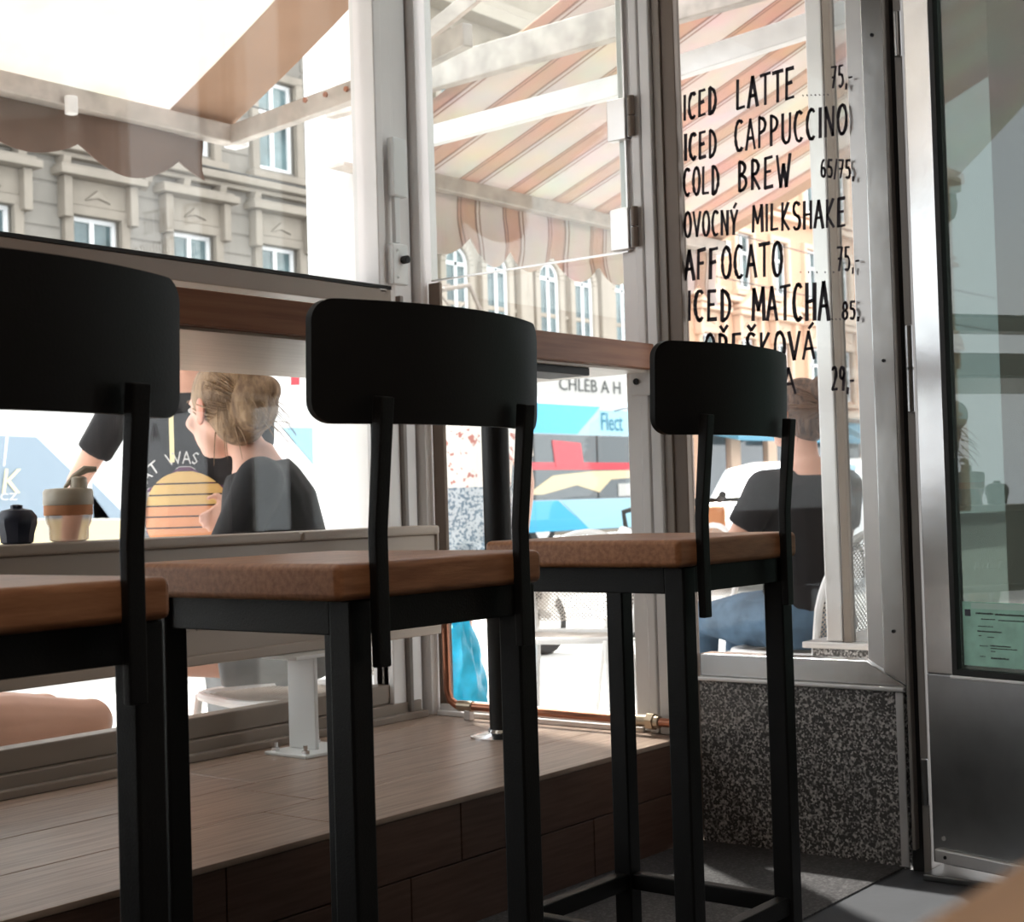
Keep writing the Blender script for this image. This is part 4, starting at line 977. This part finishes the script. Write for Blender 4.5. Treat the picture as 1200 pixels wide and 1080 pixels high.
# cafe chair ----------------------------------------------------------------
def mesh_panel(f, nu, nv, wd=.0022):
    """perforated sheet: two crossing families of thin strips; f(u,v)->Vector or None"""
    mb = MB()
    for (d0, d1) in ((1, 1), (1, -1)):
        for s in range(-nv, nu+nv):
            pts = []
            for j_ in range(nv*1+1):
                u = (s+j_*d1*1.0)/nu if d1 > 0 else (s-j_)/nu+0.0; v = j_/nv
                if 0 <= u <= 1:
                    p = f(u, v)
                    if p is not None: pts.append(p)
            if len(pts) > 1: mb.tube(pts, wd, 3)
    return mb
def make_chair():
    t = thing('cafe_chair', '', 'chair'); w_, d_, sz = .22, .21, .45
    R = [(math.cos(2*PI*i/28), math.sin(2*PI*i/28)) for i in range(28)]
    sq = lambda c_, s_, e=.55: (math.copysign(abs(c_)**e, c_), math.copysign(abs(s_)**e, s_))
    rim = [Vector((sq(*q)[0]*w_, sq(*q)[1]*d_, sz)) for q in R]
    MB().tube(rim, .013, 8, closed=True).build('seat_rim', M['awn_white'], t, smooth=True, world=False)
    def fs(u, v):
        x, y = (u*2-1)*w_, (v*2-1)*d_
        return Vector((x, y, sz-.006*(1-(x/w_)**2))) if (abs(x/w_)**3.6+abs(y/d_)**3.6) < 1 else None
    mesh_panel(fs, 26, 26).build('seat_mesh', M['awn_metal'], t, world=False)['kind'] = 'stuff'
    hoop = [Vector((-.20, -.19, sz))]+[Vector((.225*math.cos(PI-PI*i/16)*1.0, -.23-.06*math.sin(PI*i/16), sz+.16+.24*math.sin(PI*i/16))) for i in range(17)]+[Vector((.20, -.19, sz))]
    MB().tube(hoop, .013, 8).build('back_hoop', M['awn_white'], t, smooth=True, world=False)
    def fb(u, v):
        x = (u*2-1)*.215; h = v
        top = .16+.235*math.sqrt(max(0, 1-(x/.222)**2)); z = .04+h*(.40)
        return Vector((x, -.215-.07*h-.02*(1-(x/.22)**2), sz+z)) if z < top else None
    mesh_panel(fb, 26, 26).build('back_mesh', M['awn_metal'], t, world=False)['kind'] = 'stuff'
    for (x, y) in ((-1, 1), (1, 1), (-1, -1), (1, -1)):
        MB().tube([(x*.19, y*.18, sz), (x*.225, y*.235, .0)], .0125, 10).build('leg', M['awn_white'], t, smooth=True, world=False)
    return t
chair = make_chair()
def put_chair(o, x, y, a, label):
    o.location = (x, y, GZ); o.rotation_euler = (0, 0, math.radians(a-90)); o['label'] = label; o['group'] = 'white mesh cafe chairs on the pavement'
put_chair(chair, 4.62, 2.36, 78, 'white rounded mesh chair under the woman in jeans')
put_chair(copy_tree(chair), 2.98, 3.18, 165, 'white mesh chair under the blonde woman beside window')
put_chair(copy_tree(chair), 1.77, 3.17, 0, 'white mesh chair at far left behind radiator')
put_chair(copy_tree(chair), 4.75, 3.45, 200, 'empty white mesh chair right of the blue bag')
put_chair(copy_tree(chair), 5.6, 3.55, 160, 'empty white mesh chair behind the first empty one')

RAD = math.radians
# 1: woman with light brown bun right outside the window
p1, sh1, _ = person('woman with messy light brown bun and black shirt sitting just outside the window', (2.985, 3.09, GZ), RAD(136-90), True, M['shirt'], M['grey_cloth'], M['hair_b'],
       'lowbun', lean=.26, head_yaw=RAD(-50), head_tilt=RAD(4), seat=.50, headoff=(0, .022, -.045), head_s=1.12, legwear='short', arms=(((-.22, .25, .72), (-.05, .42, .66)), ((.24, .22, .70), (.10, .42, .66))))
p1.scale = (1.04, 1.04, 1.04)
# 2: man in printed t-shirt, standing
p2, sh2, _ = person('man in black printed t-shirt standing behind the seated blonde woman', (3.255, 3.90, GZ), RAD(222-90), False, M['shirt'], M['grey_cloth'], M['hair_d'],
       'short', lean=.10, head_yaw=0, head_tilt=RAD(-25), height=.98, male=True, sh_w=.20, arms=(((-.22, .06, 1.10), (-.15, .27, 1.0)), ((.375, .0, 1.09), (.40, .06, .85))))
# 3: woman in floral blouse
p3, sh3, _ = person('woman in floral blouse and grey patterned shorts standing behind the counter leg', (5.20, 4.27, GZ), RAD(190-90), False, M['floral'], M['print'], M['hair_d'],
       'bun', height=.98, crop=True, legwear='short', arms=(None, ((.26, .16, .98), (.12, .30, .90))))
# 4: woman in jeans from behind
p4, sh4, _ = person('woman in black t-shirt and jeans sitting with her back to the menu window', (4.66, 2.38, GZ), RAD(72-90), True, M['shirt'], M['denim'], M['hair_d'],
       'bun', lean=-.03, head_yaw=RAD(6), head_tilt=RAD(-4), hips_w=.175, arms=(((-.27, .08, .79), (-.16, .32, .74)), ((.27, .08, .79), (.16, .32, .74))))
# 5: sitter at the far left, only the bare legs are in the frame
p5, sh5, _ = person('person at far left with bare legs stretched under the radiator', (1.79, 3.17, GZ), RAD(-2-90), True, M['shirt'], M['grey_cloth'], M['hair_b'],
       'bun', legwear='brief', knee_raise=.0, seat=.42, lean=-.32)

# print on the man's shirt: flat sunset badge and arched lettering, projected on the cloth
def project_print(shirt, root, cx, cz, verts_faces, name, mat_, lift=.004, parent=None):
    me = shirt.data; bv = BVHTree.FromPolygons([v.co for v in me.vertices], [p.vertices[:] for p in me.polygons])
    out = []
    for (x, z) in verts_faces[0]:
        h = bv.ray_cast(Vector((-(x)+cx, .6, z+cz)), Vector((0, -1, 0)))
        out.append((-(x)+cx, (h[0].y if h[0] else .12)+lift, z+cz))
    mb = MB(); mb.add(out, verts_faces[1]); return mb.build(name, mat_, parent or shirt, world=False)
def disc(r, z0, z1, n=24, m_=4):
    """band of a disc between heights z0 and z1"""
    vs = []; fs = []
    for j_ in range(m_+1):
        z = z0+(z1-z0)*j_/m_; hw = math.sqrt(max(0, r*r-z*z))
        for i in range(n+1): vs.append((-hw+2*hw*i/n, z))
    for j_ in range(m_):
        for i in range(n): q = j_*(n+1)+i; fs.append((q, q+1, q+n+2, q+n+1))
    return vs, fs
CX, CZ = 0.0, 0.97
project_print(sh2, p2, CX, CZ, disc(.158, -.12, .157), 'badge_edge', M['print_white'], .004)
project_print(sh2, p2, CX, CZ, disc(.155, -.12, .154), 'badge_ring', M['purple'], .007)
project_print(sh2, p2, CX, CZ, disc(.143, -.115, .142), 'badge_ground', M['ink'], .010)
for i, (z0, z1) in enumerate(((.104, .140), (.068, .099), (.033, .063), (-.002, .028), (-.038, -.007), (-.11, -.043))):
    project_print(sh2, p2, CX, CZ, disc(.142, z0, min(z1, .141)), 'sun_band', M['sunprint'] if i < 3 else M['sunprint2'], .013)
def arch_text(s, R0, a0, a1, size):
    cu = bpy.data.curves.new('t', 'FONT'); cu.body = s; cu.size = size; cu.resolution_u = 1
    ob = bpy.data.objects.new('t', cu); COL.objects.link(ob); dg = bpy.context.evaluated_depsgraph_get()
    me = bpy.data.meshes.new_from_object(ob.evaluated_get(dg)); bpy.data.objects.remove(ob, do_unlink=True)
    xs = [v.co.x for v in me.vertices]; x0_, x1_ = min(xs), max(xs); vs = []
    for v in me.vertices:
        a = math.radians(a0+(a1-a0)*(v.co.x-x0_)/(x1_-x0_)); r = R0+v.co.y*1.0; vs.append((r*math.cos(a), r*math.sin(a)))
    return vs, [tuple(p.vertices) for p in me.polygons]
for s, a0, a1 in (('THAT', 166, 118), ('WAS', 108, 76)):
    project_print(sh2, p2, CX, CZ, arch_text(s, .165, a0, a1, .058), 'shirt_lettering', M['print_white'], .012)
# measuring-tape like yellow lanyard
project_print(sh2, p2, CX, CZ, ([(-.045, .17), (-.030, .17), (-.030, .34), (-.045, .34)], [(0, 1, 2, 3)]), 'yellow_lanyard', M['yellow'], .015)
# sequins on woman 4's back
sq_ = MB(); me_ = sh4.data; bv_ = BVHTree.FromPolygons([v.co for v in me_.vertices], [p.vertices[:] for p in me_.polygons])
for i in range(46):
    x, z = random.gauss(.02, .020), random.uniform(.80, .99); h_ = bv_.ray_cast(Vector((x, -.6, z)), Vector((0, 1, 0)))
    if h_[0]: sq_.obox(h_[0]-Vector((0, .001, 0)), (.003, 0, 0), (0, .002, 0), (0, 0, .003))
o = sq_.build('sequins', M['print_white'], sh4, world=False); o['kind'] = 'stuff'

# blue plastic bag beside woman 3
t = thing('plastic_bag', 'turquoise plastic carrier bag standing on the pavement by bare legs', 'bag', (4.62, 3.93, GZ))
vs = []; n, m_ = 30, 16
for j_ in range(m_+1):
    v = j_/m_; z = .50*v; r = .145*(1-.55*v**2.2)*(1+.0*v)
    for i in range(n):
        a = 2*PI*i/n; k = 1+.13*math.sin(5*a+7*v)+.08*math.sin(11*a-9*v)
        vs.append((4.62+r*k*math.cos(a), 3.93+r*k*.8*math.sin(a), GZ+z+.02*math.sin(3*a)*v))
fs = [(j_*n+i, j_*n+(i+1) % n, (j_+1)*n+(i+1) % n, (j_+1)*n+i) for j_ in range(m_) for i in range(n)]+[tuple(range(n))[::-1], tuple(range(m_*n, m_*n+n))]
mb = MB(); mb.add(vs, fs); mb.build('sack', M['bag'], t, smooth=True)
for s in (-1, 1): MB().tube([(4.62+s*.05, 3.93, GZ+.46), (4.62+s*.06, 3.93, GZ+.58), (4.62+s*.02, 3.95, GZ+.64), (4.62-s*.03, 3.94, GZ+.50)], [.016, .012, .012, .016], 8).build('handle', M['bag'], t, smooth=True)

# ------------------------------------------------------------------ vehicles
def wheel(mb_parent, c_, r, w_, axis=Vector((0, 1, 0))):
    c_ = Vector(c_); o = MB().cyl(c_-axis*w_/2, c_+axis*w_/2, r, n=26).build('wheel', M['tyre'], mb_parent, .02, 2)
    MB().cyl(c_-axis*(w_/2+.01), c_+axis*(w_/2+.01), r*.6, n=20).build('wheel_hub', M['steel_light'], o, .01, 1, world=False); return o
# delivery van: body side at Y = 8
t = thing('delivery_van', 'white delivery van with grey-blue livery parked behind the seated people', 'van', (5.9, 8.9, GZ-.0))
vx0, vx1, vy0, vy1 = 3.2, 8.45, 8.0, 9.9
prof = [(vx0, .15), (vx0, 1.1), (vx0+.25, 1.25), (vx0+.9, 2.05), (vx0+1.2, 2.2), (vx1-.12, 2.2), (vx1, 2.05), (vx1, .15)]
MB().prism(prof, lambda x, z: (x, vy0, z), lambda x, z: (x, vy1, z)).build('van_body', M['van_white'], t, .05, 3)
P8 = lambda pts: [(on_y(x, y, 8.0).x, on_y(x, y, 8.0).z) for x, y in pts]
def decal(pts, name, m_, d=.006, par=t, Y=8.0): return MB().prism(pts, lambda x, z: (x, Y-d, z), lambda x, z: (x, Y+.01, z)).build(name, m_, par)
decal(P8([(-40, 509), (42, 512), (98, 566), (128, 607), (-40, 607)]), 'livery_panel', M['van_blue'])
decal(P8([(108, 565), (150, 607), (109, 607)]), 'livery_panel', M['van_blue'])
decal(P8([(-40, 609), (330, 609), (330, 640), (-40, 640)]), 'cream_stripe', M['van_cream'])
decal(P8([(330, 501), (378, 501), (378, 557)]), 'rear_window', M['sky_glass'], .012)
decal(P8([(341, 437), (350, 437), (350, 451), (341, 451)]), 'tail_light', M['red'], .012)
decal(P8([(6, 512), (9, 512), (5, 546), (3, 546)]), 'door_seam', M['van_white'], .008)
q = on_y(-2, 578, 8.0)
text_mesh('K', .30, M['yellow'], 'lettering', lambda x, y, d: Vector((q.x+x+.03*y*4, 7.985, q.z+y*.72)), t, sx=.72)
q3 = on_y(-2, 586, 8.0)
text_mesh('CZ', .06, M['van_white'], 'small_lettering', lambda x, y, d: Vector((q3.x+.0+x, 7.985, q3.z+y)), t, sx=1.5)
for xx in (vx0+.85, vx1-1.0):
    for yy in (vy0+.1, vy1-.1): wheel(t, (xx, yy, GZ+.32), .32, .2)
decal([(vx0+.5, 1.35), (vx0+1.0, 1.35), (vx0+1.0, 1.95), (vx0+.95, 1.95)], 'side_window', M['glass_dark'], .01)

# bus at Y = 20
t = thing('city_bus', 'white and cyan city bus with dark windows stopped in the street', 'bus', (29, 21.2, GZ-.1))
bx0, bx1, bz0, bz1 = 25.0, 33.2, .12, 3.12
B = MB(); B.box(bx0, bx1, 20.0, 22.5, bz0, bz1); B.build('bus_body', M['bus_white'], t, .12, 3)
wz0, wz1 = .86, 2.33
MB().box(bx0+.06, bx1-.06, 19.975, 20.02, wz0, wz1).build('window_band', M['glass_dark'], t, .01, 1)
def bdec(pts, name, m_, d=.02): return MB().prism(pts, lambda x, z: (x, 20-d, z), lambda x, z: (x, 20+.01, z)).build(name, m_, t)
bdec([(bx0+.05, wz1+.02), (28.0, wz1+.02), (29.0, 3.02), (bx0+.05, 3.02)], 'cyan_panel', M['cyan'])
bdec([(28.0, wz1+.02), (bx1-.1, wz1+.02), (bx1-.1, 2.95), (28.9, 2.95)], 'pale_panel', M['pale_cyan'], .015)
bdec([(bx0+.05, .15), (28.4, .15), (27.2, .84), (bx0+.05, .84)], 'cyan_panel', M['cyan'])
bdec([(28.4, .15), (bx1-.1, .15), (bx1-.1, .84), (27.3, .84)], 'pale_panel', M['pale_cyan'], .015)
bdec([(26.0, 1.53), (33.0, 1.53), (33.0, 1.70), (26.0, 1.70)], 'red_stripe', M['red'], .04)
bdec([(26.0, .98), (27.0, 1.40), (28.6, 1.50), (30.6, 1.52), (30.6, 1.36), (29.3, 1.30), (28.8, 1.0), (27.9, 1.18), (26.6, .98)], 'painted_car_reflection', M['yellowish'], .045)  # reflection of a car in the bus windows, painted as a flat decal
bdec([(27.1, 1.6), (28.2, 1.6), (28.1, 2.15), (27.0, 2.2)], 'red_poster', M['red'], .05)
for xx in (26.3, 28.75, 30.8, 32.4): bdec([(xx, wz0), (xx+.06, wz0), (xx+.06, wz1), (xx, wz1)], 'pillar', M['rubber'], .03)
bdec([(29.6, .9), (30.4, .9), (30.4, 1.2), (29.6, 1.2)], 'paper_notice', M['sign_white'], .05)
text_mesh('Flect', .62, M['teal_ink'], 'bus_lettering', lambda x, y, d: Vector((28.95+x, 19.96, 2.46+y)), t, sx=.78)
MB().tube([(29.55, 19.955, 2.93), (29.9, 19.955, 3.0), (30.6, 19.955, 3.05)], .015, 6).build('swoosh', M['sign_ink'], t)
for xx in (26.6, 31.4): wheel(t, (xx, 20.15, GZ+.4), .48, .3)
MB().box(26, 31, 20.3, 22.2, bz1, bz1+.08).build('roof_unit', M['bus_white'], t, .05, 2)
# pantograph
pg = thing('pantograph', 'thin metal current collector frame raised above the tram roof', 'pantograph', (21.6, 18.4, 3.5))
A = [on_y(575, 392, 18), on_y(550, 334, 18), on_y(512, 340, 18)]
MB().tube([A[0]+Vector((.0, .2, -.64)), A[0], A[1]], .04, 8).build('arm', M['alu_taupe'], pg, smooth=True)
MB().tube([A[1], A[2]], .045, 8).build('collector', M['alu_taupe'], pg, smooth=True)
MB().tube([A[1]+Vector((0, .5, .05)), A[2]+Vector((0, .5, .08))], .035, 8).build('collector', M['alu_taupe'], pg, smooth=True)
MB().tube([A[2]+Vector((0, -.2, 0)), A[2]+Vector((-.15, .6, .1))], .03, 8).build('horn', M['alu_taupe'], pg, smooth=True)
MB().tube([A[2], A[2]+Vector((.6, .1, -.35)), A[1]+Vector((.1, .2, -.3))], .02, 8).build('strut', M['alu_taupe'], pg, smooth=True)
tr = thing('tram', 'low pale tram roof under the pantograph behind counter', 'tram', (21, 18.6, GZ-.1))
MB().box(17.0, 23.4, 17.9, 19.9, .1, 3.1).build('tram_body', M['sign_white'], tr, .15, 3)
MB().box(17.1, 23.3, 17.87, 17.9, 1.0, 2.2).build('window_band', M['glass_dark'], tr)
MB().box(21.5, 23.2, 18.3, 19.4, 3.2, 3.45).build('roof_base', M['grey_strip'], tr, .03, 1)
for xx in (18.6, 21.8): wheel(tr, (xx, 18.1, GZ+.25), .35, .2)

# white car beyond woman 4
def car(label, x, y, rz, m_, s=1.0, loc_z=GZ-.1):
    t = thing('parked_car', label, 'car', (x, y, loc_z), rz)
    pr = [(-2.1, .30), (-2.15, .62), (-1.95, .86), (-1.2, .95), (-.55, 1.38), (.2, 1.46), (1.1, 1.40), (1.75, 1.0), (2.05, .92), (2.1, .35)]
    MB().prism([(a*s, z*s) for a, z in pr], lambda a, z: (a, -.85*s, z), lambda a, z: (a, .85*s, z)).build('car_body', m_, t, .09, 3, world=False)
    for s_ in (-1, 1):
        MB().prism([(-1.0*s, .98*s), (-.5*s, 1.32*s), (.15*s, 1.39*s), (.15*s, .98*s)], lambda a, z: (a, s_*.845*s, z), lambda a, z: (a, s_*.86*s, z)).build('side_window', M['sky_glass'], t, world=False)
        MB().prism([(.22*s, .98*s), (.22*s, 1.39*s), (1.0*s, 1.33*s), (1.5*s, 1.0*s)], lambda a, z: (a, s_*.845*s, z), lambda a, z: (a, s_*.86*s, z)).build('side_window', M['sky_glass'], t, world=False)
        for xx in (-1.3, 1.3):
            o = MB().cyl((xx*s, s_*.72*s, .31*s), (xx*s, s_*.88*s, .31*s), .31*s, n=24).build('wheel', M['tyre'], t, .02, 1, world=False)
            MB().cyl((xx*s, s_*.87*s, .31*s), (xx*s, s_*.89*s, .31*s), .19*s, n=18).build('wheel_hub', M['steel_light'], o, world=False)
    MB().prism([(-1.17*s, .965*s), (-.6*s, 1.36*s), (-.585*s, 1.375*s), (-1.2*s, .975*s)], lambda a, z: (a, -.7*s, z), lambda a, z: (a, .7*s, z)).build('windscreen', M['sky_glass'], t, world=False)
    for s_ in (-1, 1): MB().box(-2.16*s, -2.08*s, s_*.45*s, s_*.75*s, .62*s, .76*s).build('headlight', M['win_white'], t, .01, 1, world=False)
    return t
car('white car parked in the street behind the woman in jeans', 15.3, 7.7, RAD(8), M['van_white'])
# scooter with number plate, a sliver is seen right of the middle stool
t = thing('motor_scooter', 'silver and black scooter with white number plate parked by the empty chairs', 'scooter', (7.6, 5.75, GZ))
sx_, sy_ = 7.55, 5.75
MB().tube([(sx_, sy_, .12), (sx_+.1, sy_+.02, .32), (sx_+.45, sy_+.05, .45), (sx_+.9, sy_+.06, .30), (sx_+1.15, sy_+.06, .60)], [.10, .13, .13, .07, .06], 14).build('fairing', M['steel_light'], t, smooth=True)
MB().tube([(sx_+.0, sy_, .47), (sx_+.35, sy_+.02, .52), (sx_+.7, sy_+.04, .47)], [.05, .085, .06], 12).build('saddle', M['rubber'], t, smooth=True)
MB().tube([(sx_+1.15, sy_+.06, .60), (sx_+1.12, sy_+.06, .74), (sx_+1.1, sy_-.2, .80)], .018, 8).build('handlebar', M['rubber'], t, smooth=True)
for xx in (sx_+.12, sx_+1.25): wheel(t, (xx, sy_+.03, GZ+.20), .20, .09)
MB().box(sx_-.14, sx_-.12, sy_-.11, sy_+.05, .02, .16).build('number_plate', M['sign_white'], t, .003)
MB().box(sx_-.13, sx_-.05, sy_-.10, sy_+.06, .22, .30).build('rear_light', M['rubber'], t, .01)

# bicycle
t = thing('bicycle', 'black city bicycle parked beyond the woman in jeans', 'bicycle', (6.7, 3.75, GZ))
b0, b1 = Vector((6.55, 3.95, GZ+.34)), Vector((7.45, 4.45, GZ+.34)); dv = (b1-b0).normalized(); nv = Vector((-dv.y, dv.x, 0))
for c_ in (b0, b1):
    ring = [c_+dv*.33*math.cos(2*PI*i/32)+Vector((0, 0, .33*math.sin(2*PI*i/32))) for i in range(32)]
    o = MB().tube(ring, .017, 8, closed=True).build('wheel', M['tyre'], t, smooth=True)
    sp = MB()
    for i in range(14): sp.tube([c_, c_+dv*.32*math.cos(2*PI*i/14)+Vector((0, 0, .32*math.sin(2*PI*i/14)))], .002, 4)
    sp.build('spokes', M['chrome'], o, world=False)
bb = (b0+b1)/2+Vector((0, 0, -.05)); st0 = bb+dv*.16+Vector((0, 0, .50)); hd = b0+dv*.14+Vector((0, 0, .48))
MB().tube([b0, hd], .014, 8).tube([hd, bb], .016, 8).tube([bb, st0], .014, 8).tube([st0+Vector((0, 0, -.05)), hd], .014, 8).tube([bb, b1], .010, 8).tube([b1, st0], .009, 8).build('frame', M['rubber'], t, smooth=True)
h2 = hd+Vector((0, 0, .14)); MB().tube([hd, h2], .013, 8).tube([h2-nv*.28+dv*.08, h2-nv*.12, h2, h2+nv*.12, h2+nv*.28+dv*.08], .013, 8).build('handlebar', M['rubber'], t, smooth=True)
MB().tube([h2-nv*.12, h2-nv*.14-dv*.05+Vector((0, 0, .03))], .02, 8).tube([h2+nv*.12, h2+nv*.14-dv*.05+Vector((0, 0, .03))], .02, 8).build('brake_lever', M['rubber'], t, smooth=True)
MB().obox(st0+Vector((0, 0, .06)), dv*.12, nv*.06, Vector((0, 0, .025))).build('saddle', M['rubber'], t, .02, 2)
MB().obox(hd-dv*.2+Vector((0, 0, .0)), dv*.13, nv*.15, Vector((0, 0, .11))).build('basket', M['sunprint2'], t, .02, 2)
